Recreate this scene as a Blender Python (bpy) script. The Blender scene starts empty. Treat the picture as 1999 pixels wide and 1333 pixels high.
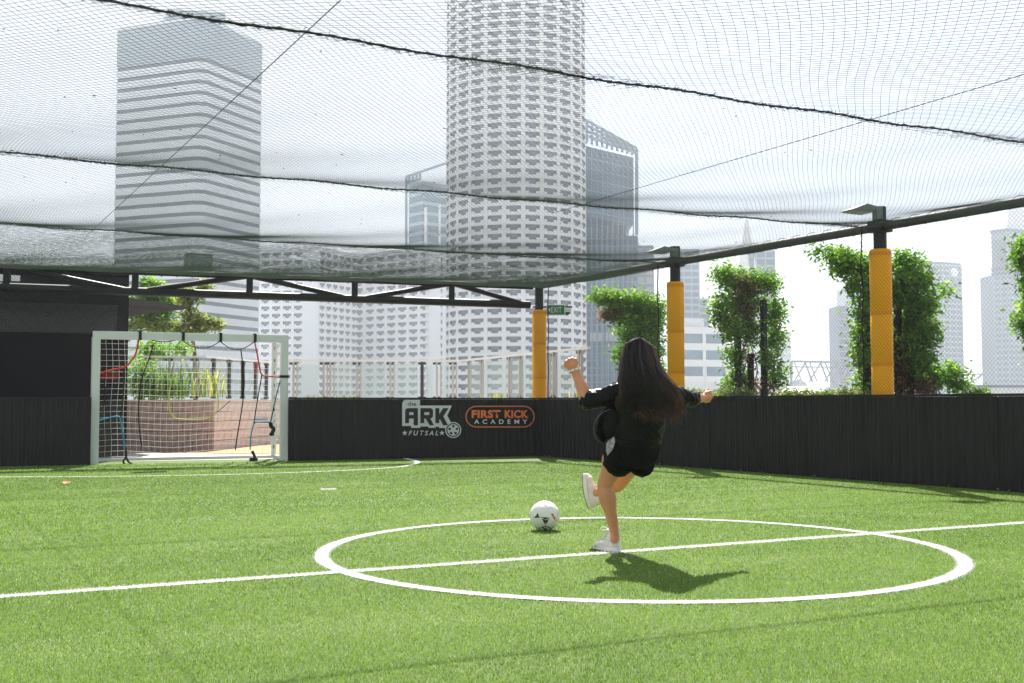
import bpy, math, random
import numpy as np
from mathutils import Vector, Matrix
from mathutils.geometry import tessellate_polygon

random.seed(7); RNG = np.random.default_rng(7)
S = bpy.context.scene
COL = S.collection
R_ = math.radians

# ------------------------------------------------------------------ camera
CAM_H = 0.93
HAZE = 0.0005
F_PX, PITCH, YAW, ROLL = 2240.5, R_(3.1), R_(29.5), R_(-0.04)
_F = np.array([math.sin(YAW) * math.cos(PITCH), math.cos(YAW) * math.cos(PITCH), math.sin(PITCH)])
_r = np.array([math.cos(YAW), -math.sin(YAW), 0.0]); _u = np.cross(_r, _F)
_R = _r * math.cos(ROLL) + _u * math.sin(ROLL); _U = _u * math.cos(ROLL) - _r * math.sin(ROLL)
cam = bpy.data.cameras.new('camera'); camo = bpy.data.objects.new('camera', cam); COL.objects.link(camo)
cam.lens = F_PX / 1999 * 36; cam.sensor_width = 36; cam.clip_start = 0.05; cam.clip_end = 9000
M = Matrix.Identity(4)
for i in range(3):
    M[i][0], M[i][1], M[i][2] = _R[i], _U[i], -_F[i]
M.translation = (0, 0, CAM_H); camo.matrix_world = M
S.camera = camo

# ------------------------------------------------------------------ sky, sun, exposure
SUN_DIR = Vector((0.39, 0.78, 1.0)).normalized()      # towards the sun
SUN_EL = math.asin(SUN_DIR.z); SUN_AZ = math.atan2(SUN_DIR.x, SUN_DIR.y)
W = bpy.data.worlds.new('World'); S.world = W; W.use_nodes = True
nt = W.node_tree; nt.nodes.clear()
def wn(t, **k):
    n = nt.nodes.new(t)
    for a, b in k.items(): setattr(n, a, b)
    return n
sky = wn('ShaderNodeTexSky', sky_type='NISHITA', sun_disc=False, sun_elevation=SUN_EL, sun_rotation=SUN_AZ,
         air_density=1.0, dust_density=1.2, ozone_density=1.0, altitude=30)
tc = wn('ShaderNodeTexCoord'); mp = wn('ShaderNodeMapping'); mp.inputs['Scale'].default_value = (1, 1, 2.6)
nz = wn('ShaderNodeTexNoise'); nz.inputs['Scale'].default_value = 2.3; nz.inputs['Detail'].default_value = 7; nz.inputs['Roughness'].default_value = .55
cr = wn('ShaderNodeValToRGB'); cr.color_ramp.elements[0].position = .32; cr.color_ramp.elements[1].position = .60; cr.color_ramp.elements[0].color = (.42, .42, .42, 1)
mx = wn('ShaderNodeMix', data_type='RGBA')
bg = wn('ShaderNodeBackground'); out = wn('ShaderNodeOutputWorld')
L = nt.links.new
L(tc.outputs['Generated'], mp.inputs['Vector']); L(mp.outputs[0], nz.inputs['Vector']); L(nz.outputs['Fac'], cr.inputs[0])
L(cr.outputs[0], mx.inputs[0]); L(sky.outputs[0], mx.inputs[6]); mx.inputs[7].default_value = (4.3, 4.6, 4.95, 1)
L(mx.outputs[2], bg.inputs[0]); bg.inputs[1].default_value = 0.071; L(bg.outputs[0], out.inputs[0])
sun = bpy.data.lights.new('sun', 'SUN'); sun.energy = 5.0; sun.angle = R_(.53); sun.color = (1, .955, .88)
suno = bpy.data.objects.new('sun', sun); COL.objects.link(suno)
suno.rotation_euler = SUN_DIR.to_track_quat('Z', 'Y').to_euler(); suno.location = (10, 20, 40)
vs = S.view_settings; vs.view_transform = 'Standard'; vs.look = 'None'; vs.gamma = 1; vs.exposure = 1.42; vs.use_curve_mapping = False
S.cycles.max_bounces = 8; S.cycles.transparent_max_bounces = 16; S.cycles.volume_bounces = 0
S.cycles.use_denoising = True
S.cycles.sample_clamp_indirect = 6

# ------------------------------------------------------------------ measuring helpers
def ray(px, py): return _F + _R * ((px - 999.5) / F_PX) - _U * ((py - 666.5) / F_PX)
def G(px, py, z=0.0):
    d = ray(px, py); t = (z - CAM_H) / d[2]; return Vector((d[0] * t, d[1] * t, z))
def A(px, py, w):
    d = ray(px, py); return Vector((d[0] * w, d[1] * w, CAM_H + d[2] * w))
def V(px, py, p0, p1):
    """point of the vertical plane through p0, p1 (plan) seen at px, py"""
    d = ray(px, py); n = (-(p1[1] - p0[1]), p1[0] - p0[0])
    t = (p0[0] * n[0] + p0[1] * n[1]) / (d[0] * n[0] + d[1] * n[1])
    return Vector((d[0] * t, d[1] * t, CAM_H + d[2] * t))
def lerp(a, b, t): return a + (b - a) * t

# ------------------------------------------------------------------ object helpers
def link(name, me, mats=(), parent=None, **props):
    o = bpy.data.objects.new(name, me); COL.objects.link(o)
    if me is not None:
        for m in mats:
            if m.name not in [x.name for x in me.materials if x]: me.materials.append(m)
    if parent is not None: o.parent = parent
    for k, v in props.items(): o[k] = v
    return o
def empty(name, loc=(0, 0, 0), **props):
    o = bpy.data.objects.new(name, None); COL.objects.link(o); o.location = loc; o.empty_display_size = .2
    for k, v in props.items(): o[k] = v
    return o
class MB:
    def __init__(s): s.v = []; s.f = []; s.m = []
    def add(s, vs, fs, m=0):
        b = len(s.v); s.v += [tuple(v) for v in vs]; s.f += [tuple(i + b for i in f) for f in fs]; s.m += [m] * len(fs); return s
    def box(s, c, d, m=0, ax=None):
        """box centred at c, full sizes d, optional axes (3 vectors)"""
        c = Vector(c); X, Y, Z = ax or (Vector((1, 0, 0)), Vector((0, 1, 0)), Vector((0, 0, 1)))
        vs = [c + X * (d[0] / 2 * i) + Y * (d[1] / 2 * j) + Z * (d[2] / 2 * k) for k in (-1, 1) for j in (-1, 1) for i in (-1, 1)]
        return s.add(vs, [(0, 2, 3, 1), (4, 5, 7, 6), (0, 1, 5, 4), (2, 6, 7, 3), (0, 4, 6, 2), (1, 3, 7, 5)], m)
    def bar(s, a, b, w, h, m=0, up=(0, 0, 1)):
        a, b = Vector(a), Vector(b); Z = (b - a); ln = Z.length; Z.normalize(); u = Vector(up)
        if abs(Z.dot(u)) > .98: u = Vector((1, 0, 0))
        X = Z.cross(u).normalized(); Y = X.cross(Z).normalized()
        return s.box((a + b) / 2, (w, h, ln), m, (X, Y, Z))
    def tube(s, pts, r, n=8, m=0, cap=True, flat=None):
        pts = [Vector(p) for p in pts]; N = len(pts); rs = r if hasattr(r, '__len__') else [r] * N
        vs = []; ref = None
        for i, p in enumerate(pts):
            t = (pts[min(i + 1, N - 1)] - pts[max(i - 1, 0)]).normalized()
            if ref is None:
                ref = Vector((0, 0, 1)) if abs(t.z) < .9 else Vector((1, 0, 0))
            x = t.cross(ref)
            if x.length < 1e-6: x = t.orthogonal()
            x.normalize(); y = x.cross(t).normalized(); ref = y
            for k in range(n):
                a = 2 * math.pi * k / n
                q = rs[i] if not isinstance(rs[i], tuple) else None
                rx, ry = (q, q) if q is not None else rs[i]
                vs.append(p + x * (math.cos(a) * rx) + y * (math.sin(a) * ry))
        fs = [(i * n + k, i * n + (k + 1) % n, (i + 1) * n + (k + 1) % n, (i + 1) * n + k) for i in range(N - 1) for k in range(n)]
        if cap: fs += [tuple(reversed(range(n))), tuple(range((N - 1) * n, N * n))]
        return s.add(vs, fs, m)
    def prism(s, poly, origin, X, Y, N, depth, m=0, holes=()):
        """extruded 2d polygon (with holes), front face at origin + N*depth"""
        loops = [list(poly)] + [list(h) for h in holes]
        flat = [p for l in loops for p in l]
        tris = tessellate_polygon([[Vector((p[0], p[1], 0)) for p in l] for l in loops])
        P = lambda p, d: origin + X * p[0] + Y * p[1] + N * d
        n = len(flat); vs = [P(p, 0) for p in flat] + [P(p, depth) for p in flat]
        fs = [tuple(i + n for i in t) for t in tris] + [tuple(reversed(t)) for t in tris]
        b = 0
        for l in loops:
            k = len(l); fs += [(b + i, b + (i + 1) % k, b + (i + 1) % k + n, b + i + n) for i in range(k)]; b += k
        return s.add(vs, fs, m)
    def mesh(s, name):
        me = bpy.data.meshes.new(name); me.from_pydata(s.v, [], s.f)
        if any(s.m): me.polygons.foreach_set('material_index', s.m)
        me.update(); return me
    def build(s, name, mats, parent=None, smooth=None, **props):
        me = s.mesh(name); o = link(name, me, mats if isinstance(mats, (list, tuple)) else [mats], parent, **props)
        if smooth is not None: shade(me, smooth)
        return o
def shade(me, angle=40):
    me.polygons.foreach_set('use_smooth', [True] * len(me.polygons)); me.update()
    try: me.set_sharp_from_angle(angle=R_(angle))
    except Exception: pass
def np_mesh(name, verts, faces):
    """fast mesh from (n,3) verts and (m,k) faces"""
    me = bpy.data.meshes.new(name); verts = np.ascontiguousarray(verts, np.float32); faces = np.ascontiguousarray(faces, np.int32)
    me.vertices.add(len(verts)); me.vertices.foreach_set('co', verts.ravel())
    k = faces.shape[1]; me.loops.add(faces.size); me.loops.foreach_set('vertex_index', faces.ravel())
    me.polygons.add(len(faces)); me.polygons.foreach_set('loop_start', np.arange(0, faces.size, k, dtype=np.int32))
    me.polygons.foreach_set('loop_total', np.full(len(faces), k, np.int32)); me.update(calc_edges=True); return me
def strands(polys, r, n=3):
    """many thin polylines (N,P,3) -> prisms"""
    P = np.asarray(polys, float); N, K, _ = P.shape
    T = np.empty_like(P); T[:, 1:-1] = P[:, 2:] - P[:, :-2]; T[:, 0] = P[:, 1] - P[:, 0]; T[:, -1] = P[:, -1] - P[:, -2]
    T /= np.linalg.norm(T, axis=2, keepdims=True) + 1e-9
    up = np.where(np.abs(T[..., 2:3]) > .9, np.array([1., 0, 0]), np.array([0, 0, 1.]))
    X = np.cross(T, up); X /= np.linalg.norm(X, axis=2, keepdims=True) + 1e-9; Y = np.cross(X, T)
    r = np.broadcast_to(np.asarray(r, float), (N, K))[..., None]
    vs = np.stack([P + X * math.cos(2 * math.pi * k / n + .5) * r + Y * math.sin(2 * math.pi * k / n + .5) * r for k in range(n)], 2)
    idx = np.arange(N * K * n).reshape(N, K, n)
    fs = np.concatenate([np.stack([idx[:, :-1, k], idx[:, :-1, (k + 1) % n], idx[:, 1:, (k + 1) % n], idx[:, 1:, k]], -1).reshape(-1, 4) for k in range(n)])
    return vs.reshape(-1, 3), fs

# ------------------------------------------------------------------ materials
def mat(name, c, rough=.6, metal=0, spec=.5, var=0, vscale=3, c2=None, bump=0, bscale=40, coat=0, trans=0, sheen=0, stretch=None, bdist=.02):
    m = bpy.data.materials.new(name); m.use_nodes = True; t = m.node_tree; b = t.nodes['Principled BSDF']
    b.inputs['Base Color'].default_value = (*c, 1); b.inputs['Roughness'].default_value = rough; b.inputs['Metallic'].default_value = metal
    b.inputs['Specular IOR Level'].default_value = spec; b.inputs['Coat Weight'].default_value = coat; b.inputs['Sheen Weight'].default_value = sheen
    def N(k, **kw):
        n = t.nodes.new(k)
        for a, v in kw.items(): setattr(n, a, v)
        return n
    tcn = N('ShaderNodeTexCoord'); src = tcn.outputs['Object']
    if stretch:
        mpn = N('ShaderNodeMapping'); mpn.inputs['Scale'].default_value = stretch; t.links.new(src, mpn.inputs[0]); src = mpn.outputs[0]
    if var or c2:
        n = N('ShaderNodeTexNoise'); n.inputs['Scale'].default_value = vscale; n.inputs['Detail'].default_value = 6; n.inputs['Roughness'].default_value = .6
        t.links.new(src, n.inputs['Vector'])
        r = N('ShaderNodeValToRGB'); r.color_ramp.elements[0].position = .35; r.color_ramp.elements[1].position = .68
        d = c2 or tuple(min(1, x * (1 + var)) for x in c); a = c if c2 else tuple(x * (1 - var) for x in c)
        r.color_ramp.elements[0].color = (*a, 1); r.color_ramp.elements[1].color = (*d, 1)
        t.links.new(n.outputs['Fac'], r.inputs[0]); t.links.new(r.outputs[0], b.inputs['Base Color'])
        rr = N('ShaderNodeMapRange'); rr.inputs['To Min'].default_value = max(.03, rough - .1); rr.inputs['To Max'].default_value = min(1, rough + .12)
        t.links.new(n.outputs['Fac'], rr.inputs['Value']); t.links.new(rr.outputs[0], b.inputs['Roughness'])
    if bump:
        n2 = N('ShaderNodeTexNoise'); n2.inputs['Scale'].default_value = bscale; n2.inputs['Detail'].default_value = 4
        t.links.new(src, n2.inputs['Vector'])
        bp = N('ShaderNodeBump'); bp.inputs['Strength'].default_value = bump; bp.inputs['Distance'].default_value = bdist
        t.links.new(n2.outputs['Fac'], bp.inputs['Height']); t.links.new(bp.outputs[0], b.inputs['Normal'])
    if trans:
        tr = N('ShaderNodeBsdfTranslucent'); ms = N('ShaderNodeMixShader'); ms.inputs[0].default_value = trans
        if var or c2: t.links.new(r.outputs[0], tr.inputs[0])
        else: tr.inputs[0].default_value = (*c, 1)
        o = t.nodes['Material Output']; t.links.new(b.outputs[0], ms.inputs[1]); t.links.new(tr.outputs[0], ms.inputs[2]); t.links.new(ms.outputs[0], o.inputs['Surface'])
    return m
def attr_ramp(m, attr, stops, into=('Principled BSDF', 'Base Color'), also=None):
    t = m.node_tree; a = t.nodes.new('ShaderNodeAttribute'); a.attribute_name = attr
    r = t.nodes.new('ShaderNodeValToRGB'); el = r.color_ramp.elements
    while len(el) < len(stops): el.new(.5)
    for e, (p, c) in zip(el, stops): e.position = p; e.color = (*c, 1)
    t.links.new(a.outputs['Fac'], r.inputs[0]); t.links.new(r.outputs[0], t.nodes[into[0]].inputs[into[1]])
    for n in t.nodes:
        if n.type == 'BSDF_TRANSLUCENT': t.links.new(r.outputs[0], n.inputs[0])
    return m

GREENS = [(0, (.07, .155, .014)), (.35, (.158, .290, .026)), (.75, (.26, .41, .055)), (.93, (.36, .48, .15)), (1, (.46, .52, .33))]
m_blade = attr_ramp(mat('turf_fibre_green', (.1, .2, .04), .5, spec=.5, trans=.5), 'tone', GREENS)
m_wblade = mat('turf_fibre_white', (.78, .79, .74), .6, trans=.25)
m_wline = mat('turf_line_white', (.72, .73, .68), .85, var=.05, vscale=60, bump=.6, bscale=300)

def turf_mat():
    m = bpy.data.materials.new('artificial_turf'); m.use_nodes = True; t = m.node_tree; b = t.nodes['Principled BSDF']
    b.inputs['Roughness'].default_value = .75; b.inputs['Specular IOR Level'].default_value = .3
    N = t.nodes.new; Lk = t.links.new
    tcn = N('ShaderNodeTexCoord')
    def noise(scale, det, st=(1, 1, 1)):
        mpn = N('ShaderNodeMapping'); mpn.inputs['Scale'].default_value = st; Lk(tcn.outputs['Object'], mpn.inputs[0])
        n = N('ShaderNodeTexNoise'); n.inputs['Scale'].default_value = scale; n.inputs['Detail'].default_value = det; Lk(mpn.outputs[0], n.inputs['Vector']); return n
    def ramp(n, stops):
        r = N('ShaderNodeValToRGB'); el = r.color_ramp.elements
        while len(el) < len(stops): el.new(.5)
        for e, (p, c) in zip(el, stops): e.position = p; e.color = (*c, 1)
        Lk(n.outputs['Fac'], r.inputs[0]); return r
    fine = ramp(noise(260, 3, (1, .5, 1)), [(.3, (.05, .10, .010)), (.5, (.10, .17, .02)), (.7, (.17, .25, .05))])
    patch = ramp(noise(2.2, 8), [(.40, (.90, .95, .90)), (.62, (1.06, 1.03, 1.02)), (.72, (1.5, 1.35, 1.7))])
    mx2 = N('ShaderNodeMix'); mx2.data_type = 'RGBA'; mx2.blend_type = 'MULTIPLY'; mx2.inputs[0].default_value = 1
    Lk(fine.outputs[0], mx2.inputs[6]); Lk(patch.outputs[0], mx2.inputs[7]); Lk(mx2.outputs[2], b.inputs['Base Color'])
    bn = noise(340, 3, (1, .6, 1)); bp = N('ShaderNodeBump'); bp.inputs['Strength'].default_value = .9; bp.inputs['Distance'].default_value = .015
    Lk(bn.outputs['Fac'], bp.inputs['Height']); Lk(bp.outputs[0], b.inputs['Normal'])
    return m
m_turf = turf_mat()
m_black = mat('black_painted_steel', (.008, .0085, .0095), .5, spec=.35, var=.2, vscale=2)
m_panel = mat('black_ribbed_sheet', (.0045, .0048, .0056), .45, spec=.30, c2=(.013, .0118, .011), vscale=1.3)
m_bwall = mat('charcoal_render', (.010, .010, .012), .9, spec=.2, var=.12, vscale=1.5, bump=.15, bscale=60)
m_net = mat('dark_green_twine', (.085, .105, .10), .8, trans=.35)
m_rope = mat('black_cord', (.018, .019, .020), .9, bump=.5, bscale=300)
m_pad = mat('orange_vinyl_padding', (1.0, .415, .001), .5, spec=.22, var=.05, vscale=6, bump=.15, bscale=6)
m_padband = mat('orange_vinyl_strap', (.84, .32, .003), .6, spec=.2)
m_white = mat('white_powder_coated_aluminium', (.74, .76, .76), .38, var=.03, vscale=3)
m_wnet = mat('white_goal_net', (.78, .76, .74), .8)
m_cable = mat('dark_steel_cable', (.05, .05, .05), .5, metal=.6)
m_conc = mat('pale_paving', (.55, .49, .42), .85, var=.1, vscale=4, bump=.2, bscale=80)
m_orange = mat('orange_rubber_paving', (.42, .21, .09), .9, var=.12, vscale=8)
m_brick = mat('pinkish_stone_block', (.50, .42, .40), .85, c2=(.62, .54, .51), vscale=9, bump=.3, bscale=50)
m_brick2 = mat('brown_stone_block', (.36, .26, .235), .85, c2=(.48, .37, .34), vscale=9, bump=.3, bscale=50)
m_deck = mat('roof_deck_grey', (.25, .24, .23), .9, var=.1)
m_steel = mat('brushed_steel', (.62, .62, .60), .35, metal=.8, var=.05)
m_city = mat('city_ground', (.34, .34, .32), .9, var=.25, vscale=.02)
def glass_mat(name, tint, a=.35):
    m = bpy.data.materials.new(name); m.use_nodes = True; t = m.node_tree; b = t.nodes['Principled BSDF']
    b.inputs['Base Color'].default_value = (*tint, 1); b.inputs['Roughness'].default_value = .05; b.inputs['Alpha'].default_value = a; return m
m_bglass = glass_mat('greenish_balustrade_glass', (.50, .62, .58), .22)

# ================================================================== SETTING
WL, WC = G(0, 911), G(1050, 890)                       # back wall foot, left to corner
WR = G(1999, 962)                                      # right wall foot
bdir = (WC - WL).normalized(); rdir = (WR - WC).normalized()
WL2 = WC - bdir * 14.0; WR2 = WC + rdir * 19.0
WALL_H = 1.035
def struct(name, mb, m, **k): return mb.build(name, m, None, kind='structure', **k)
mb = MB(); mb.add([(-4000, -1500, -36), (5200, -1500, -36), (5200, 6000, -36), (-4000, 6000, -36)], [(0, 1, 2, 3)]); struct('city_ground', mb, m_city)
mb = MB(); mb.box((6, 18, -18.06), (52, 70, 35.9)); struct('roof_terrace', mb, m_deck)
tl = WL2 + Vector((.2, 1.0, 0)); tr = WC + Vector((.1, .1, 0)); GPL, GPR = G(178, 906), G(560, 898)
mb = MB(); mb.add([(-4, -6, 0), (11.2, -6, 0), (10.75, 18.3, 0), (10.6, 18.35, 0), (-4, 20.6, 0)], [(0, 1, 2, 3, 4)])
# one turf sheet, its far edge a little behind the goal mouth
struct('turf', mb, m_turf)
mb = MB(); mb.add([(-5, 19.0, -.03), (13.5, 17.0, -.03), (13.5, 46, -.03), (-5, 46, -.03)], [(0, 1, 2, 3)]); struct('paving', mb, m_conc)
o1, o2, o3, o4 = G(300, 881), G(548, 884), G(548, 862), G(420, 862)
mb = MB(); mb.add([o1 + Vector((0, 0, -.02)), o2 + Vector((0, 0, -.02)), o3 + Vector((1.5, 1.5, -.02)), o4 + Vector((0, 1.5, -.02))], [(0, 1, 2, 3)]); struct('rubber_play_surface', mb, m_orange)

# ---- markings: strip + standing white fibres ; masks for the green pile
H0, H1 = G(-400, 1200), G(1999, 1025)
hd = (G(1999, 1025) - G(0, 1172)).normalized(); hmid = G(1000, 1091) + Vector((0, -.045, 0))
circ_px = [(622, 1090), (650, 1065), (675, 1054), (700, 1046), (750, 1036), (825, 1026), (630, 1101), (655, 1118), (725, 1141), (800, 1154), (900, 1164), (1900, 1105), (1875, 1082), (1850, 1067), (1750, 1047), (1675, 1038), (1550, 1025), (1425, 1017), (1200, 1011), (1890, 1120), (1850, 1140), (1750, 1157), (1650, 1166), (1500, 1175), (1350, 1179), (1150, 1176), (1000, 1169)]
cp = np.array([G(*p)[:2] for p in circ_px]); cc = cp.mean(0)
for _ in range(60):                                     # hand-laid ring: low-order radius r(a) round its own centre
    d = cp - cc; a = np.arctan2(d[:, 1], d[:, 0]); rr = np.hypot(*d.T)
    B = np.c_[np.ones_like(a), np.cos(a), np.sin(a), np.cos(2 * a), np.sin(2 * a)]; k = np.linalg.lstsq(B, rr, rcond=None)[0]
    cc = cc + k[1:3] * .7
def ring_r(a): return k[0] + k[3] * np.cos(2 * a) + k[4] * np.sin(2 * a)
LW = .09
d_px = [(782, 892.5), (795, 896), (811, 900), (815, 903), (806, 907), (780, 911.5), (730, 915.5), (640, 920), (520, 924.5), (400, 927.5), (250, 930), (120, 931), (0, 931.5)]
dpts = [G(*p) for p in d_px]
dpts += [dpts[-1] + Vector((-.5, .25, 0)), dpts[-1] + Vector((-.9, .7, 0)), dpts[-1] + Vector((-1.15, 1.5, 0)), dpts[-1] + Vector((-1.2, 2.6, 0))]
def smooth_poly(pts, n=8):
    out = []; P = [pts[0]] + list(pts) + [pts[-1]]
    for i in range(1, len(P) - 2):
        for j in range(n):
            t = j / n; a, b, c, d = P[i - 1], P[i], P[i + 1], P[i + 2]
            out.append(.5 * ((2 * b) + (c - a) * t + (2 * a - 5 * b + 4 * c - d) * t * t + (3 * b - a - 3 * c + d) * t ** 3))
    out.append(Vector(P[-2])); return out
ringp = [Vector((cc[0] + (ring_r(a) - LW / 2) * math.cos(a), cc[1] + (ring_r(a) - LW / 2) * math.sin(a), 0)) for a in np.linspace(0, 2 * math.pi, 181)]
halfp = [hmid + hd * t for t in np.arange(-7, 7.3, .25)]
halfp = [p for p in halfp if -3.8 < p.x < 10.45]
darc = smooth_poly(dpts, 6)
def tri_blades(pos, h, w, lean):
    n = len(pos); a = RNG.uniform(0, 2 * math.pi, n); la = RNG.uniform(0, 2 * math.pi, n)
    d = np.c_[np.cos(a), np.sin(a), np.zeros(n)] * (w / 2)[:, None]
    tip = pos + np.c_[np.cos(la) * lean, np.sin(la) * lean, h]
    v = np.stack([pos - d, pos + d, tip], 1).reshape(-1, 3); f = np.arange(3 * n).reshape(-1, 3); return v, f
def marking(name, pts, w, dens, h=.012, z=.004):
    P = np.array([p[:2] for p in pts]); T = np.gradient(P, axis=0); T /= np.linalg.norm(T, axis=1)[:, None]; Nn = np.c_[-T[:, 1], T[:, 0]]
    wob = .90 + RNG.normal(0, .035, len(P))[:, None]
    a = P + Nn * w / 2 * wob; b = P - Nn * w / 2 * wob
    v = np.concatenate([np.c_[a, np.full(len(a), z)], np.c_[b, np.full(len(b), z)]]); n = len(P)
    f = np.array([(i, i + 1, n + i + 1, n + i) for i in range(n - 1)])
    me = np_mesh(name, v, f[:, ::-1]); o = link(name, me, [m_wline], kind='structure')
    seg = np.linalg.norm(np.diff(P, axis=0), axis=1); tot = seg.sum(); m = int(tot * w * dens)
    i = RNG.choice(n - 1, m, p=seg / tot); t = RNG.random(m)[:, None]
    q = P[i] * (1 - t) + P[i + 1] * t + (Nn[i]) * (RNG.uniform(-.6, .6, m) * w)[:, None]
    v, f = tri_blades(np.c_[q, np.zeros(m)], RNG.uniform(.5, 1.2, m) * h, RNG.uniform(.003, .006, m), RNG.uniform(0, .006, m))
    link('fibres', np_mesh('white_fibres', v, f), [m_wblade], o, kind='stuff'); return o
marking('halfway_line', halfp, .09, 24000, z=.003)
marking('centre_circle', ringp, LW, 24000, z=.006)
marking('penalty_arc', darc, .085, 7000)
sp = G(641, 955.3)
marking('penalty_spot', [sp + Vector((-.085, .02, 0)), sp + Vector((-.04, .01, 0)), sp, sp + Vector((.04, -.01, 0)), sp + Vector((.085, -.02, 0))], .15, 7000)

# ---- standing green pile
def pile():
    # density falls smoothly with distance from the near edge while fibres widen
    wg = np.linspace(2.7, 18.5, 400); hwg = .57 * wg + 1.3; dg_ = 18500 * (4 / wg) ** 1.75; cdf = np.cumsum(hwg * dg_); tot = 2 * cdf[-1] * (wg[1] - wg[0]); n = int(tot)
    w = np.interp(RNG.random(n) * cdf[-1], cdf, wg); u = RNG.uniform(-1, 1, n) * (.57 * w + 1.3)
    P = np.c_[_r[0] * u + math.sin(YAW) * w, _r[1] * u + math.cos(YAW) * w]; bw = .0025 * (w / 4) ** 1.05; hh = np.full(n, .013)
    ok = (P[:, 0] < 10.46) & (P[:, 0] > -3.9)
    nb = np.array([-bdir.y, bdir.x]); ok &= ((P - np.array(WC[:2])) @ nb) < -.03
    # keep clear of the white lines
    nh = np.array([-hd.y, hd.x]); ok &= np.abs((P - np.array(hmid[:2])) @ nh) > .032
    d = P - cc; a = np.arctan2(d[:, 1], d[:, 0]); ok &= np.abs(np.hypot(*d.T) - (ring_r(a) - LW / 2)) > .032
    D = np.array([p[:2] for p in darc]); far = P[:, 1] > 14
    dm = np.full(len(P), 9.); idx = np.where(far)[0]
    for q in D: dm[idx] = np.minimum(dm[idx], np.hypot(*(P[idx] - q).T))
    ok &= dm > .045; ok &= np.hypot((P[:, 0] - sp.x), (P[:, 1] - sp.y)) > .085
    P, bw, hh = P[ok], bw[ok], hh[ok]; n = len(P)
    h = hh * RNG.uniform(.6, 1.15, n)
    # mown / trodden patches lean over together
    g = np.sin(P[:, 0] * 1.7 + np.sin(P[:, 1] * 1.1) * 2) * np.cos(P[:, 1] * 2.1 + P[:, 0] * .6)
    v, f = tri_blades(np.c_[P, np.zeros(n)], h, bw * RNG.uniform(.7, 1.3, n), RNG.uniform(0, .011, n))
    me = np_mesh('turf_pile', v, f)
    def vnoise(fx, fy, seed):
        rg = np.random.default_rng(seed); gr_ = rg.random((64, 64)); x = P[:, 0] * fx + 20; y = P[:, 1] * fy + 20; xi = np.floor(x).astype(int); yi = np.floor(y).astype(int)
        tx = x - xi; ty = y - yi; tx = tx * tx * (3 - 2 * tx); ty = ty * ty * (3 - 2 * ty); a = gr_[xi % 64, yi % 64]; b_ = gr_[(xi + 1) % 64, yi % 64]; c_ = gr_[xi % 64, (yi + 1) % 64]; d_ = gr_[(xi + 1) % 64, (yi + 1) % 64]
        return (a * (1 - tx) + b_ * tx) * (1 - ty) + (c_ * (1 - tx) + d_ * tx) * ty
    q = vnoise(.9, 1.3, 1) * .5 + vnoise(2.6, 3.6, 2) * .3 + vnoise(9, 12, 3) * .2 - .5
    q2 = vnoise(1.0, 3.1, 4) * .5 + vnoise(3.3, 7, 5) * .3 + vnoise(11, 17, 6) * .2
    band = .05 * np.sign(np.sin((P[:, 1] + .05 * P[:, 0]) * math.pi / 1.9)); tone = np.clip(RNG.beta(1.7, 1.9, n) * .9 + .03 + .45 * q + band, 0, .93)
    tuft = RNG.random(n) < .05 + 1.1 * np.clip(q2 - .55, 0, .35); tone[tuft] = RNG.uniform(.93, 1, tuft.sum())
    at = me.attributes.new('tone', 'FLOAT', 'POINT'); at.data.foreach_set('value', np.repeat(tone, 3).astype(np.float32))
    link('grass_pile', me, [m_blade], kind='stuff')
    print('blades', n)
pile()

# ================================================================== BLACK RIBBED BOARD WALLS
def ribbed_wall(label, p0, p1, name='board_wall', group='black ribbed walls round the pitch'):
    p0, p1 = Vector(p0), Vector(p1); d = (p1 - p0); ln = d.length; d.normalize(); nrm = Vector((d.y, -d.x, 0))   # towards the pitch
    root = empty(name, p0, label=label, category='wall', group=group); root.rotation_euler.z = math.atan2(d.y, d.x)
    npn = max(1, round(ln / .96)); pw = ln / npn; me = None
    prof = []
    nr = 8; rw = pw / nr
    for i in range(nr):
        x = i * rw
        prof += [(x + .006, 0), (x + rw * .42, 0), (x + rw * .52, .011), (x + rw * .92, .011)]
    prof.append((pw - .004, 0))
    b = MB(); n = len(prof)
    b.add([(x, y, .01) for x, y in prof] + [(x, y, WALL_H - .03) for x, y in prof], [(i, i + 1, n + i + 1, n + i) for i in range(n - 1)])
    for i in range(nr):                                   # screw heads at mid height
        for z in (.12, .60, .92): b.box((i * rw + rw * .2, -.002, z), (.012, .006, .012))
    me = b.mesh('rib_panel')
    for i in range(npn):
        o = link('panel', me, [m_panel], root); o.location = (i * pw, random.uniform(0, .003), 0)
    c = MB(); c.box((ln / 2, .03, WALL_H - .0145), (ln, .085, .028)); c.box((ln / 2, .05, .5), (ln, .04, 1.0)); c.build('cap_rail', m_black, root)
    return root, d, nrm
LG0 = lerp(WL, WC, 0); 
gl = V(176, 900, WL, WC); gr = V(563, 890, WL, WC); gl.z = gr.z = 0
ribbed_wall('black ribbed wall to the left of the goal', WL2, gl)
wall_b, bd, bn = ribbed_wall('black ribbed wall with painted logos between goal and corner post', gr, WC - bdir * .02)
ribbed_wall('long black ribbed wall running along the side of the pitch under the vines', WC, WR2)

b = MB(); b.box((WC.x + .03, WC.y + .03, .5), (.16, .16, 1.0)); b.build('corner_piece', m_black, None, label='narrow black upright closing the corner between the two long walls', category='wall')
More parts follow.
